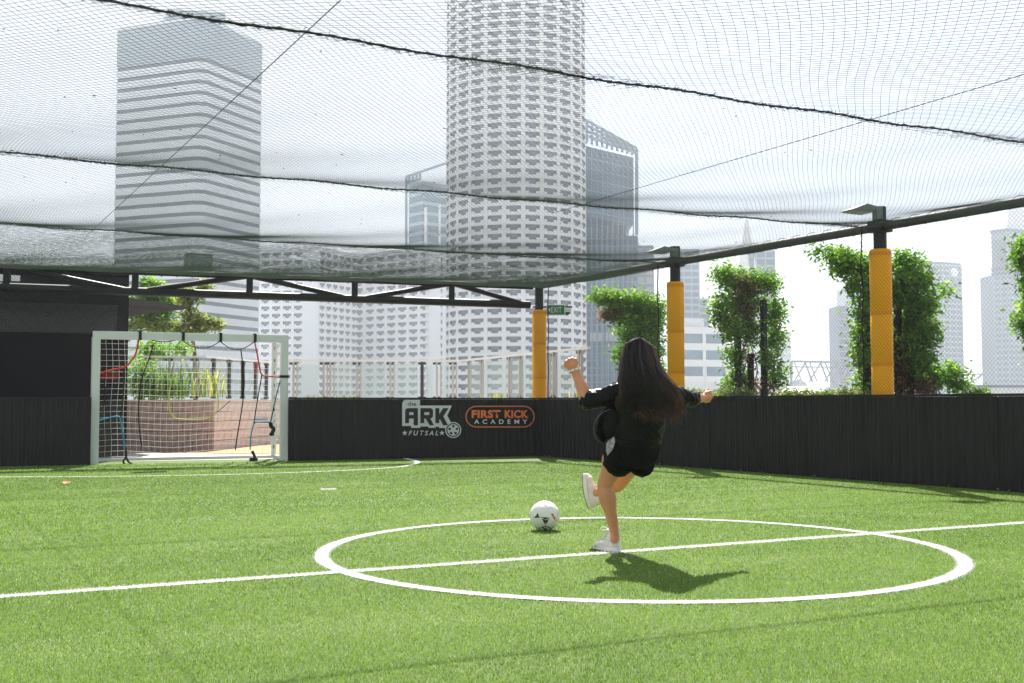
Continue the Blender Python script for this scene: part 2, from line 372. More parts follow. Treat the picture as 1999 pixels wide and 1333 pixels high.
# ---- painted logos (flat paint, in wall plane coordinates measured off the wall)
m_pgrey = mat('pale_grey_paint', (.66, .68, .70), .6); m_pblk = mat('black_paint', (.012, .012, .014), .6)
m_porg = mat('orange_paint', (.86, .20, .055), .6); m_porg2 = mat('salmon_orange_paint', (.70, .20, .10), .6); m_pwht = mat('white_paint', (.78, .78, .76), .6)
def wp(cx, cy): 
    """logo crop coordinates -> wall plane (along, z)"""
    q = V(740 + cx / 5.88, 760 + cy / 5.88, gr, WC); return ((q - gr).dot(bd), q.z)
LO = Vector(gr) ; LX, LY, LN = bd, Vector((0, 0, 1)), bn
def paint(name, polys, m, off, parent, holes=()):
    b = MB()
    for i, p in enumerate(polys):
        hs = holes[i] if i < len(holes) else ()
        b.prism([wp(*q) for q in p], LO, LX, LY, LN, off, 0, [[wp(*q) for q in h] for h in hs])
    o = b.build(name, m, None); o.parent = parent; o.matrix_parent_inverse = parent.matrix_world.inverted() if False else Matrix.Identity(4)
    return o
def wall_local(o):  # vertices were written in world space: bring them into the wall's frame
    R = Matrix.Rotation(math.atan2(bd.y, bd.x), 4, 'Z'); T = Matrix.Translation(gr); o.data.transform((T @ R).inverted()); return o
logo = []
def circ(cx, cy, r, n=28, a0=0): return [(cx + r * math.cos(a0 + 2 * math.pi * i / n), cy + r * math.sin(a0 + 2 * math.pi * i / n)) for i in range(n)]
def star(cx, cy, r): return [(cx + (r if i % 2 == 0 else r * .42) * math.sin(math.pi * i / 5), cy - (r if i % 2 == 0 else r * .42) * math.cos(math.pi * i / 5)) for i in range(10)]
bgp = [(265, 420), (265, 165), (272, 142), (285, 127), (305, 120), (470, 120), (470, 185), (835, 185), (782, 300), (850, 425), (800, 445), (688, 442), (684, 428), (640, 430), (650, 442), (572, 442), (560, 425), (473, 425), (473, 442), (368, 442), (368, 420)]
f1 = wall_local(paint('club_logo', [bgp], m_pgrey, .003, wall_b))
Ahole = [(345, 262), (395, 262), (395, 293), (345, 293)]; Rhole = [(518, 262), (575, 262), (575, 293), (518, 293)]
Al = [(298, 387), (298, 245), (306, 225), (325, 215), (445, 215), (445, 412), (397, 412), (397, 335), (343, 335), (343, 387)]
Rl = [(473, 387), (473, 215), (590, 215), (612, 225), (618, 245), (618, 305), (608, 325), (588, 335), (628, 412), (580, 412), (535, 338), (518, 335), (518, 387)]
Kl = [(645, 387), (645, 215), (690, 215), (690, 285), (735, 215), (797, 215), (737, 310), (790, 412), (735, 412), (700, 345), (690, 345), (690, 387)]
wall_local(paint('logo_letters', [Al, Rl, Kl], m_pblk, .006, wall_b, [[Ahole], [Rhole]])).parent = f1
wall_local(paint('logo_star', [star(294, 500, 33), star(722, 500, 33)], m_pgrey, .003, wall_b)).parent = f1
wall_local(paint('logo_ball', [circ(850, 466, 92)], m_pgrey, .006, wall_b)).parent = f1
wall_local(paint('logo_ball_ring', [circ(850, 466, 80)], m_pblk, .008, wall_b)).parent = f1
wall_local(paint('logo_ball_face', [circ(850, 466, 67)], m_pgrey, .010, wall_b)).parent = f1
wall_local(paint('logo_ball_patches', [circ(850 + 44 * math.cos(2 * math.pi * i / 5 - 1.57), 466 + 44 * math.sin(2 * math.pi * i / 5 - 1.57), 17, 5, 2 * math.pi * i / 5) for i in range(5)], m_pblk, .012, wall_b)).parent = f1
def capsule(x0, x1, y0, y1, n=10):
    r = (y1 - y0) / 2; cy = (y0 + y1) / 2
    return [(x1 - r + r * math.sin(math.pi * i / n), cy - r * math.cos(math.pi * i / n)) for i in range(n + 1)] + [(x0 + r - r * math.sin(math.pi * i / n), cy + r * math.cos(math.pi * i / n)) for i in range(n + 1)]
f2 = wall_local(paint('sponsor_logo', [capsule(990, 1787, 187, 438)], m_porg2, .003, wall_b, [[capsule(1004, 1773, 201, 424)]]))
def text_poly(s, x0, x1, y0, y1, m, name, parent, off=.006, shear=0, bold=0, spacing=1.0, world=None):
    """text fitted into the crop box, laid on the wall; world=(origin,X,Y,N,w,h) for other planes"""
    cu = bpy.data.curves.new(name, 'FONT'); cu.body = s; cu.offset = bold; cu.shear = shear; cu.space_character = spacing; cu.resolution_u = 3
    t = bpy.data.objects.new(name, cu); COL.objects.link(t); dg = bpy.context.evaluated_depsgraph_get(); me = bpy.data.meshes.new_from_object(t.evaluated_get(dg))
    bpy.data.objects.remove(t); me.name = name
    co = np.array([v.co[:2] for v in me.vertices]); mn, mxx = co.min(0), co.max(0); q = (co - mn) / (mxx - mn)
    for v, (a, b) in zip(me.vertices, q):
        if world is None:
            al, z = wp(x0 + (x1 - x0) * a, y1 + (y0 - y1) * b); p = LO + LX * al + LN * off; p.z = z; v.co = p
        else:
            o, X, Y, Nn, w_, h_ = world; v.co = o + X * (a * w_) + Y * (b * h_) + Nn * off
    o = link(name, me, [m], parent)
    if world is None: wall_local(o)
    return o
text_poly('the', 330, 426, 140, 190, m_pblk, 'logo_the', f1, .006, bold=.01)
text_poly('FUTSAL', 338, 680, 473, 528, m_pgrey, 'logo_futsal', f1, .003, shear=.25, bold=.02, spacing=1.5)
text_poly('FIRST', 1062, 1396, 236, 330, m_porg, 'sponsor_first', f2, .003, bold=.045, spacing=1.08)
text_poly('KICK', 1440, 1714, 236, 330, m_porg, 'sponsor_kick', f2, .003, bold=.045, spacing=1.08)
text_poly('ACADEMY', 1090, 1702, 345, 396, m_pwht, 'sponsor_academy', f2, .003, bold=.018, spacing=1.9)

# ================================================================== CAGE: posts, truss, beam, nets
PX, PYS, TOP = 10.74, (17.97, 13.93, 9.88, 5.84, 1.80), 3.08
corner = Vector((PX, PYS[0], 0)); bl = Vector((1.83, 19.42, 0)); fdir = (bl - corner).normalized(); bl2 = corner + fdir * 13.0
labels = ['black corner post with orange padding beside the painted wall', 'black post with orange padding just right of the kicking woman', 'black post with orange padding in front of the biggest vine', '', '']
pad_top = [V(1035, 603, (PX, 0), (PX, 30)).z if False else 2.62, 2.60, 2.62, 2.6, 2.6]
pad_top = [A(1035, 604, 20.9).z, A(1318, 549, 17.4).z, A(1720, 485, 13.9).z, 2.62, 2.62]
for i, y in enumerate(PYS[:4]):
    lab = labels[i] or 'black padded post beyond the edge of the picture'
    if i == 3: lab = 'orange padded post behind the long side wall nearest the camera, beyond the right edge'
    t = empty('padded_post', (PX, y, 0), label=lab, category='post', group='orange padded net posts')
    b = MB(); b.tube([(0, 0, -.1), (0, 0, TOP + (.24 if i else .02))], .078, 20); b.tube([(0, 0, -.02), (0, 0, .01)], .16, 16); b.build('pole', m_black, t, smooth=40)
    zt = pad_top[i]; z = .15; secs = [.15, .78, 1.40, 2.02, zt]
    for a, c in zip(secs, secs[1:]):
        b = MB(); n = 26; rr = .128
        pts = [(0, 0, a + .004), (0, 0, a + .02), (0, 0, (a + c) / 2), (0, 0, c - .02), (0, 0, c - .004)]
        b.tube(pts, [rr - .01, rr, rr + .003, rr, rr - .01], n); b.build('pad', m_pad, t, smooth=50)
    for z in secs[1:-1] + [zt - .06]:
        b = MB(); b.tube([(0, 0, z - .022), (0, 0, z + .022)], .1315, 26); b.build('strap', m_padband, t, smooth=50)
# side beam
m_beam = mat('weathered_dark_steel', (.045, .045, .042), .55, var=.3, vscale=3)
t = empty('side_beam', (PX, PYS[0], TOP), label='black tubular beam along the side carrying the overhead net between orange posts', category='beam')
b = MB(); b.tube([(0, 0, 0), (0, -22, 0)], .058, 12); b.build('tube', m_beam, t, smooth=40)
for y in PYS[1:4]:
    b = MB(); b.box((0, y - PYS[0], 0), (.20, .22, .14)); b.build('bracket', m_black, t)
# back truss
t = empty('roof_truss', corner + Vector((0, 0, TOP)), label='black steel lattice truss spanning above the goal and logo wall', category='truss')
FA, FB = corner, corner + fdir
def VB(px, py): return V(px, py, FA, FB)
def rel(p): return p - (corner + Vector((0, 0, TOP)))
tz = [VB(p, y) for p, y in ((0, 521), (1040, 560))]; bz = [VB(p, y) for p, y in ((0, 560), (1034, 595))]
def ext(a, b, s):  # extend a away from b
    return a + (a - b).normalized() * s
b = MB(); b.tube([rel(ext(tz[0], tz[1], 4)), rel(tz[1])], .05, 10); b.build('top_chord', m_black, t, smooth=40)
b = MB(); b.tube([rel(ext(bz[0], bz[1], 4)), rel(bz[1] - fdir * -.0)], .07, 10); b.build('bottom_chord', m_black, t, smooth=40)
def on(zz, px):
    a, c = zz; q = VB(px, 500); s = ((q - a).dot((c - a).normalized())) if False else None
    d = Vector((c.x - a.x, c.y - a.y, 0)); u = (Vector((q.x, q.y, 0)) - Vector((a.x, a.y, 0))).dot(d) / d.dot(d); return a + (c - a) * u
for px in (14, 265, 488, 693, 882): 
    b = MB(); b.tube([rel(on(tz, px)), rel(on(bz, px))], .055, 10); b.build('upright', m_black, t, smooth=40)
for a, c, ta, tb in ((28, 262, 1, 0), (268, 484, 0, 1), (492, 690, 1, 0), (697, 878, 0, 1), (886, 1030, 1, 0), (10, -180, 1, 0)):
    b = MB(); b.tube([rel(on(tz if ta else bz, a)), rel(on(tz if tb else bz, c))], .045, 8); b.build('diagonal', m_black, t, smooth=40)

# ---- overhead net
ROPES = [(PYS[0], 0), (PYS[1], 0), (PYS[2], 0), (PYS[3], 0), (PYS[4], 0), (-2.2, 0)]
X0 = -2.0
def rope_y(i, x):
    y = ROPES[i][0]
    if i == 0: return y + (PX - x) * (-fdir.y / fdir.x) * -1 if False else y + (x - PX) * (fdir.y / fdir.x)
    return y + (PX - x) * (.06, .06, .05, .035, .03, .03)[i]
def rope_z(i, x):
    s = (x - X0) / (PX - X0); base = TOP - .02
    if i == 0:
        a, c = tz; u = (x - a.x) / (c.x - a.x); return a.z + (c.z - a.z) * u
    return base - .16 * s * (1 - s)
def net_z(x, y):
    i = 0
    x_ = min(max(x, X0), PX)
    for j in range(len(ROPES) - 1):
        if y <= rope_y(j, x_) + 1e-6: i = j
    y1, y0 = rope_y(i, x_), rope_y(i + 1, x_); z1, z0 = rope_z(i, x_), rope_z(i + 1, x_)
    s = min(max((y - y0) / (y1 - y0), 0), 1); sag = .08 if i == 0 else .115
    e = min(1, (PX - x_) / 1.2, (x_ - X0) / 1.2)          # pulled tight at the side beams
    return z0 + (z1 - z0) * s - sag * 4 * s * (1 - s) * (.25 + .75 * e)
m_net3 = mat('backlit_green_twine', (.13, .18, .15), .8, trans=.3)  # paler than the other twine: light shining through is put into its colour
def netting(u0, u1, v0, v1, cell, P, step, r, inside=None, wob=.006):
    """diagonal square mesh over the rectangle, P maps (u,v) arrays to 3d"""
    vs, fs, nb = [], [], 0
    off = cell * math.sqrt(2); K = None
    for sgn in (1, -1):
        lines = []
        c0 = (u0 - v1 if sgn > 0 else u0 + v0); c1 = (u1 - v0 if sgn > 0 else u1 + v1)
        c = c0 + off / 2
        while c < c1:
            # points u = c + sgn*v
            va, vb = v0, v1
            if sgn > 0: va, vb = max(v0, u0 - c), min(v1, u1 - c)
            else: va, vb = max(v0, c - u1), min(v1, c - u0)
            if vb - va > .01:
                lines.append((c, va, vb))
            c += off
        for c, va, vb in lines:
            n = max(2, int((vb - va) / step) + 1); v = np.linspace(va, vb, n); u = c + sgn * v
            u = u + np.sin(v * 3.1 + c * 1.7) * wob * 1.2 + RNG.normal(0, wob * .35, n)
            pts = P(u, v)
            a, f = strands(pts[None], r); vs.append(a); fs.append(f + nb); nb += len(a)
    return np.concatenate(vs), np.concatenate(fs)
net_zv = np.vectorize(net_z)
def Pceil(u, v):
    wx = .02 * np.sin(v * 2.3 + u) ; z = net_zv(u, v) + .012 * np.sin(u * 3.3 + v * 1.1) * np.sin(v * 2.2)
    return np.c_[u + wx, v, z]
def clip(v_, f_, keep):
    f_ = f_[keep]; used = np.unique(f_); remap = np.zeros(len(v_), np.int64); remap[used] = np.arange(len(used)); return v_[used], remap[f_]
net = empty('overhead_net', (0, 0, 0), label='dark green knotted net roof sagging over the whole pitch', category='net')
for lo, hi, cell, r_, st in ((3, 5, .056, .0014, .14), (2, 3, .040, .0013, .14), (1, 2, .040, .0014, .2), (0, 1, .040, .0014, .2)):
    ya = rope_y(hi, PX) - .3; yb = rope_y(lo, X0) + .9
    v_, f_ = netting(X0, PX, ya, yb, cell, Pceil, st, r_)
    cen = v_[f_].mean(1); l0 = np.array([rope_y(lo, x) for x in cen[:, 0]]); l1 = np.array([rope_y(hi, x) for x in cen[:, 0]]); v_, f_ = clip(v_, f_, (cen[:, 1] <= l0 + (.0 if lo == 0 else .06)) & (cen[:, 1] > l1 - .06))
    link('net_panel', np_mesh('net_panel', v_, f_), [m_net], net)
def Pfold2(u, v):
    y0 = np.array([rope_y(1, x) for x in u]); y1 = np.array([rope_y(0, x) for x in u]); s = (v - 14.0) / 4.0; y = y0 + (y1 - y0) * s
    return np.c_[u, y, net_zv(u, np.minimum(y, y1 - .001)) - .015 - .02 * np.sin(math.pi * s) + .01 * np.sin(u * 5 + s * 7)]
va, fa = netting(X0, PX, 14.0, 18.0, .030, Pfold2, .2, .0012, wob=.04)
link('doubled_netting', np_mesh('doubled_netting', va, fa), [m_net3], net)
# ropes with lacing and frayed ends
for i in range(1, 5):
    xs = np.linspace(X0, PX - .05, 90); pts = np.array([[x, rope_y(i, x), rope_z(i, x) + .008 * math.sin(x * 5 + i)] for x in xs])
    v1, f1_ = strands(pts[None], .0068, 6)
    xs2 = np.linspace(X0, PX - .05, 1500); ph = xs2 * 42
    hel = np.c_[xs2, np.array([rope_y(i, x) for x in xs2]) + np.cos(ph) * .009, np.array([rope_z(i, x) + .008 * math.sin(x * 5 + i) for x in xs2]) + np.sin(ph) * .009]
    v2, f2_ = strands(hel[None], .0028, 3)
    n = 900; x = RNG.uniform(X0, PX, n); base = np.c_[x, [rope_y(i, q) for q in x], [rope_z(i, q) + .008 * math.sin(q * 5 + i) for q in x]]
    dr = RNG.normal(0, 1, (n, 3)); dr /= np.linalg.norm(dr, axis=1)[:, None]
    ln = RNG.uniform(.012, .032, n)[:, None]; fr = np.stack([base, base + dr * ln * .6 + [.004, 0, 0], base + dr * ln + [.012, 0, 0]], 1)
    v3, f3_ = strands(fr, .0022, 3)
    vv = np.concatenate([v1, v2, v3]); ff = np.concatenate([f1_, f2_ + len(v1), f3_ + len(v1) + len(v2)])
    link('support_rope', np_mesh('support_rope', vv, ff), [m_rope], net)
# edge lacing at the frame
xs = np.linspace(0, 1, 700); e0 = np.array([X0, rope_y(0, X0), rope_z(0, X0)]); e1 = np.array([PX, PYS[0], rope_z(0, PX)])
hel = e0 + (e1 - e0) * xs[:, None]; ph = xs * 12.7 / .12 * 2 * math.pi * .5; hel[:, 1] += np.cos(ph) * .06; hel[:, 2] += np.sin(ph) * .06 
v1, f1_ = strands(hel[None], .004, 3)
ys = np.linspace(PYS[0], 1, 900); ph = ys / .14 * math.pi; hel = np.c_[PX - .02 + np.cos(ph) * .07, ys, TOP + np.sin(ph) * .07]
v2, f2_ = strands(hel[None], .004, 3)
link('edge_lacing', np_mesh('edge_lacing', np.concatenate([v1, v2]), np.concatenate([f1_, f2_ + len(v1)])), [m_rope], net)
# leaf bits and twigs caught on the net
b = MB()
for _ in range(130):
    x, y = random.uniform(0, 10), random.uniform(6, 17.5); z = net_z(x, y) + .006; a = random.uniform(0, 3.1); s = random.uniform(.006, .02)
    b.bar((x, y, z), (x + math.cos(a) * s, y + math.sin(a) * s, z + .004), .006, .006)
b.build('caught_twigs', m_rope, net, kind='stuff')
# ---- side nets
netx = PX - .165
def Pside(u, v): return np.c_[netx + .012 * np.sin(u * 2.1) * np.sin(v * 3), u, v]
v_, f_ = netting(1.0, PYS[0] - .1, WALL_H - .0, TOP - .02, .036, Pside, .18, .00125, wob=.003)
link('side_net', np_mesh('side_net', v_, f_), [m_net], label='dark diamond mesh net hanging above the long side wall', category='net', group='vertical nets above the walls')
nb0 = WC + Vector((0, .13, 0)); 
def Pback(u, v): 
    p = np.array(nb0) + np.outer(-u, np.array([bdir.x, bdir.y, 0])); top = np.clip((v - WALL_H) / (TOP - WALL_H), 0, 1)
    fr = np.array(corner)[None] + np.outer(u, np.array([fdir.x, fdir.y, 0])); q = p * (1 - top[:, None]) + fr * top[:, None]
    return np.c_[q[:, 0], q[:, 1] + .01 * np.sin(u * 3), v]
ug = (WC - gr).dot(bdir); ugl = (WC - gl).dot(bdir); GH = 2.06
va, fa = netting(0, ug, WALL_H, 3.0, .036, Pback, .2, .0012, wob=.003)
vb, fb = netting(ug, ugl + 5, GH, 2.96, .036, Pback, .2, .0012, wob=.003)
link('end_net', np_mesh('end_net', np.concatenate([va, vb]), np.concatenate([fa, fb + len(va)])), [m_net], label='dark diamond mesh net hanging between the truss and the goal wall', category='net', group='vertical nets above the walls')
# doubled fold of spare net above the left wall
m_net2 = mat('grey_green_twine', (.16, .18, .17), .8, trans=.25)
def Pfold(u, v): 
    q = Pback(u, v); q[:, 1] -= .05; return q
v_, f_ = netting(ugl - .25 - 0, ugl + 5, 2.03, 2.50, .030, Pfold, .2, .0016, wob=.003)
link('folded_net', np_mesh('folded_net', v_, f_), [m_net2], label='strip of lighter doubled net folded against the charcoal wall left of the goal', category='net')
# hanging drop cords beside the posts, diagonal roof cables
for k_, (x, y, z0, lab) in enumerate(((PX + .02, PYS[0] - .28, 1.0, 'thin black cord hanging from the net beside the corner post'), (PX - .18, PYS[1] + .2, 1.0, 'thin black cord hanging beside the orange post right of the woman'), (PX - .18, PYS[2] + .13, 1.0, 'knotted black cord hanging beside the orange post by the biggest vine'))):
    zz = np.linspace(TOP, z0, 60); pts = np.c_[x + .006 * np.sin(zz * 9), y + .006 * np.cos(zz * 7), zz]
    v1, f1_ = strands(pts[None], .0075 if k_ else .009, 5)
    ph = np.linspace(0, 160, 500); z2 = np.linspace(TOP, z0, 500); hel = np.c_[x + np.cos(ph) * .011, y + np.sin(ph) * .011, z2]
    v2, f2_ = strands(hel[None], .003, 3)
    link('hanging_cord', np_mesh('hanging_cord', np.concatenate([v1, v2]), np.concatenate([f1_, f2_ + len(v1)])), [m_rope], label=lab, category='cord', group='cords hanging beside the posts')
for pa, pb, lab, r in (((665, 0), (185, 445), 'thin steel cable crossing the overhead net above the goal end', .0035), ((1999, 145), (1150, 395), 'thin steel cable crossing the overhead net towards the far side', .003)):
    p0, p1 = G(pa[0], pa[1], 3.10), G(pb[0], pb[1], 3.10); dd = (p1 - p0).normalized()
    b = MB(); b.tube([p0 - dd * 2.2, p1 + dd * .8], r, 5); b.build('bracing_cable', m_cable, None, label=lab, category='cable', group='cables bracing the net roof')

# ================================================================== FLOODLIGHTS, EXIT SIGN
m_lamp = mat('floodlight_housing', (.20, .21, .20), .5); m_lens = mat('pale_lamp_lens', (.75, .76, .74), .3)
def floodlight(loc, yaw, lab, s=1.0, tilt=.12):
    t = empty('floodlight', loc, label=lab, category='floodlight', group='floodlights on the net frame'); t.rotation_euler.z = yaw; t.scale = (s, s, s)
    b = MB(); b.box((0, 0, 0), (.10, .10, .18)); b.bar((0, 0, .03), (-.16, 0, .03), .04, .04); b.build('arm', m_lamp, t)
    b = MB(); b.prism([(-.14, .03), (-.28, .055), (-.52, -.035), (-.30, -.055), (-.14, -.03)], Vector((0, -.14, .04)), Vector((1, 0, 0)), Vector((0, 0, 1)), Vector((0, 1, 0)), .28); b.build('housing', m_lamp, t)
    b = MB(); b.prism([(-.18, -.053), (-.49, -.045), (-.49, -.052), (-.18, -.060)], Vector((0, -.12, .04)), Vector((1, 0, 0)), Vector((0, 0, 1)), Vector((0, 1, 0)), .24); b.build('lens', m_lens, t)
    return t
floodlight(A(1713, 416, 13.9), R_(-8), 'grey floodlight head above the orange post by the biggest vine', .88)
floodlight(A(1317, 494, 17.45), R_(-8), 'grey floodlight head above the orange post right of the woman', .85)
t = empty('floodlight', A(1033, 540, 20.7), label='small white floodlight at the corner post seen through the net', category='floodlight', group='floodlights on the net frame')
b = MB(); b.box((0, 0, 0), (.22, .2, .06)); b.build('housing', m_lens, t); b = MB(); b.box((0, .1, -.02), (.05, .1, .05)); b.build('bracket', m_lamp, t)
t = empty('floodlight', A(387, 512, 18.6), label='grey box floodlight on the truss above the left part of the goal', category='floodlight', group='floodlights on the net frame')
b = MB(); b.box((0, 0, 0), (.42, .16, .27)); b.build('housing', m_lamp, t); b = MB(); b.box((0, -.083, -.0), (.38, .012, .23)); b.build('lens', mat('dull_lens', (.30, .33, .32), .3), t)

m_green = mat('exit_sign_green', (.01, .20, .10), .4); m_scr = mat('white_plastic', (.78, .78, .76), .4)
WX = 21.0; sgc = A(1085, 605, WX); SX = Vector(_r) ; SN = Vector((-math.sin(YAW), -math.cos(YAW), 0)); SZ = Vector((0, 0, 1))
t = empty('exit_sign', sgc, label='green and white EXIT sign on a thin arm right of the corner post', category='sign')
def sbox(name, cx, cz, w, h, d, m, dy=0): 
    b = MB(); b.box(SX * cx + SZ * cz - SN * dy, (w, d, h), 0, (SX, SN, SZ)); return b.build(name, m, t)
sbox('frame', 0, 0, .35, .20, .05, m_scr); face = sbox('face', 0, 0, .315, .165, .012, m_green, -.027)
text_poly('EXIT', 0, 0, 0, 0, m_scr, 'lettering', t, .036, world=(SX * -.085 + SZ * -.05, SX, SZ, SN, .19, .10), bold=.0)
b = MB(); b.prism([(-.14, 0), (-.105, .045), (-.105, -.045)], Vector((0, 0, 0)), SX, SZ, SN, .036); b.build('arrow', m_scr, t)
b = MB(); b.bar(SX * -.42 + SZ * .055, SX * .30 + SZ * .055, .03, .03); b.build('arm', m_black, t)
t2 = empty('security_camera', A(1108, 608, WX), label='small white dome camera under the arm beside the EXIT sign', category='camera')
b = MB(); b.box((0, 0, .02), (.13, .1, .07), 0, (SX, SN, SZ)); b.build('housing', m_scr, t2)
b = MB(); b.tube([(0, 0, -.015), (0, 0, -.04), (0, 0, -.06)], [.05, .042, .01], 12); b.build('dome', m_black, t2, smooth=50)

# ================================================================== GOAL
g0 = G(184, 906); g1 = G(553, 898.5); gd = (g1 - g0).normalized(); gn = Vector((gd.y, -gd.x, 0)); gw = (g1 - g0).length
goal = empty('football_goal', g0, label='white futsal goal with white net set into the black wall', category='goal'); goal.rotation_euler.z = math.atan2(gd.y, gd.x)
GD = .75    # local frame: x along the mouth, +y away from the pitch
for x in (0, gw):
    b = MB(); b.box((x, 0, GH / 2), (.115, .10, GH)); 
    for z in (.72, 1.45): b.box((x, -.0, z), (.119, .104, .006))
    b.build('upright', m_white, goal)
b = MB(); b.box((gw / 2, 0, GH - .06), (gw - .118, .098, .115)); b.box((gw / 2, .03, GH + .002), (gw - .1, .03, .01)); b.build('crossbar', m_white, goal)
for x, nm in ((-.02, 'left'), (gw + .02, 'right')):
    s = 1 if nm == 'left' else -1
    b = MB(); b.box((x + s * .03, GD, GH / 2 - .02), (.075, .055, GH - .06))
    for i in range(9): b.box((x + s * .03, GD - .03, .2 + i * .21), (.014, .006, .05), 1)
    b.build('rear_upright', [m_white, m_black], goal)
    for z in (.035, GH - .065):
        b = MB(); b.box((x + s * .03, GD / 2, z), (.055, GD - .06, .06)); b.build('side_rail', m_white, goal)
b = MB(); b.box((gw / 2, GD + .02, .03), (gw, .05, .05)); b.build('ground_bar', m_white, goal)
b = MB(); b.box((gw / 2, GD, GH - .045), (gw, .05, .05)); b.build('rear_bar', m_white, goal)
# net: back, sides, roof in one knotted mesh with slack
polys = []
def bnet(x, z):
    s = math.sin(math.pi * min(max(x / gw, 0), 1)) * math.sin(math.pi * min(max(z / GH, 0), 1))
    return (x + .012 * math.sin(z * 5 + x * 2), GD + .09 * s + .02 * math.sin(x * 4.2 + z * 2.1), z + .014 * math.sin(x * 3.7) * (1 - z / GH) * 2)
nx = round(gw / .098); nzz = round(GH / .098)
for i in range(nx + 1): polys.append([bnet(gw * i / nx, GH - .06 - (GH - .12) * j / 24) for j in range(25)])
for j in range(nzz + 1): polys.append([bnet(gw * i / 24, .05 + (GH - .11) * j / nzz) for i in range(25)])
for x in (.02, gw - .02):
    for i in range(1, 8): polys.append([(x + .02 * math.sin(j * .4 + i), GD * i / 8, .05 + (GH - .1) * j / 24) for j in range(25)])
    for j in range(nzz + 1): polys.append([(x + .02 * math.sin(i * .7 + j), GD * i / 24, .05 + (GH - .11) * j / nzz) for i in range(25)])
for i in range(nx + 1): polys.append([(gw * i / nx, GD * j / 24, GH - .05 - .05 * math.sin(math.pi * j / 24)) for j in range(25)])
for j in range(1, 8): polys.append([(gw * i / 24, GD * j / 8, GH - .05 - .05 * math.sin(math.pi * j / 8)) for i in range(25)])
v_, f_ = strands(np.array(polys), .0028, 4)
link('net', np_mesh('goal_net', v_, f_), [m_wnet], goal)

# shooting target hung in the mouth: straps, red corner pockets, blue lower pockets, yellow hoop
m_strap = mat('black_webbing', (.012, .012, .013), .8); m_red = mat('red_webbing', (.62, .03, .02), .6); m_blue = mat('blue_webbing', (.03, .30, .50), .6); m_yel = mat('yellow_green_webbing', (.62, .68, .10), .6)
m_redn = mat('red_pocket_net', (.5, .03, .03), .8); m_bluen = mat('blue_pocket_net', (.2, .45, .6), .8)
tgt = empty('shooting_target', g0 + gn * .0 + Vector((0, 0, 0)), label='black strap shooting target with red, blue and yellow pockets hung in the goal', category='target'); tgt.rotation_euler.z = goal.rotation_euler.z
def gp(px, py, dy=-.04):
    q = V(px, py, g0 + gn * -dy * -1 if False else g0, g1); q = q - g0; return Vector((q.dot(gd), dy, q.z))
def strap(name, pts, m, r=(.011, .005), smooth=4, dy=.03, closed=False):
    P = [gp(p[0], p[1], p[2] if len(p) > 2 else dy) for p in pts]
    if closed: P = P + [P[0]]
    P = smooth_poly(P, smooth) if len(P) > 2 else P
    b = MB(); b.tube(P, r[0] * .75, 6); o = b.build(name, m, tgt, smooth=60); return o
for i, px in enumerate((273, 357, 430, 497)):
    q = gp(px, 660, 0); b = MB(); b.box((q.x, -.0, GH - .055), (.045, .122, .14)); b.box((q.x, .0, GH + .012), (.045, .11, .012)); b.build('loop', m_strap, tgt)
q = gp(556, 735, 0); b = MB(); b.box((gw, -.0, q.z), (.135, .122, .045)); b.build('loop', m_strap, tgt)
strap('top_cord', [(273, 655), (300, 664), (320, 667), (343, 664)], m_strap)
strap('top_cord', [(357, 664), (375, 676), (400, 679), (415, 675), (430, 666)], m_strap)
strap('top_cord', [(430, 666), (447, 678), (462, 682), (480, 678), (497, 667)], m_strap)
strap('corner_hoop', [(271, 662), (266, 688), (258, 702), (243, 717), (218, 722), (196, 728)], m_red, (.02, .008))
strap('corner_hoop', [(271, 664), (262, 696), (246, 714), (220, 721), (196, 728)], m_red, (.012, .008))
strap('corner_hoop', [(498, 668), (503, 692), (507, 713), (512, 731), (530, 735), (550, 736)], m_red, (.016, .008))
strap('lower_hoop', [(192, 821), (215, 815), (231, 813), (236, 820), (241, 850), (244, 872)], m_blue, (.018, .008))
strap('lower_hoop', [(489, 878), (490, 855), (494, 835), (500, 824), (515, 824), (528, 824)], m_blue, (.016, .008))
strap('centre_hoop', [(338, 735), (352, 729), (380, 728), (410, 731), (419, 745), (426, 775), (425, 800), (410, 815), (390, 819), (350, 818), (337, 811), (331, 795), (331, 770), (334, 748)], m_yel, (.014, .006), closed=True)
strap('hanging_cord', [(300, 670), (293, 695), (284, 720), (277, 740), (272, 775), (271, 810), (274, 850), (277, 872)], m_strap, (.014, .006))
strap('hanging_cord', [(471, 682), (474, 710), (474, 745), (475, 780), (470, 815), (464, 850), (460, 879)], m_strap, (.014, .006))
strap('hanging_cord', [(475, 706), (474, 722), (476, 745), (474, 777)], m_strap, (.032, .012))
strap('hanging_cord', [(512, 732), (506, 765), (501, 795), (496, 830)], m_strap, (.013, .006))
strap('hanging_cord', [(550, 736), (542, 765), (534, 800), (529, 825)], m_strap, (.013, .006))
strap('hanging_cord', [(529, 825), (530, 832), (535, 838), (529, 850)], m_strap, (.045, .012))
strap('hanging_cord', [(410, 814), (430, 800), (450, 782)], m_strap, (.008, .006))
strap('hanging_cord', [(242, 722), (242, 760), (238, 800), (236, 815)], m_strap, (.014, .006))
strap('hanging_cord', [(203, 740), (206, 765), (203, 790), (201, 808)], m_strap, (.014, .006))
strap('weight_strap', [(244, 872), (246, 890), (240, 900), (243, 905)], m_strap, (.022, .01), dy=-.05)
strap('weight_strap', [(245, 890), (250, 901), (258, 905)], m_strap, (.022, .01), dy=-.08)
strap('weight_strap', [(491, 880), (496, 892), (493, 900)], m_strap, (.034, .02), dy=-.05)
b = MB(); q = gp(493, 902, -.06); b.box((q.x, -.08, .03), (.12, .09, .05)); b.build('weight_bag', m_strap, tgt)
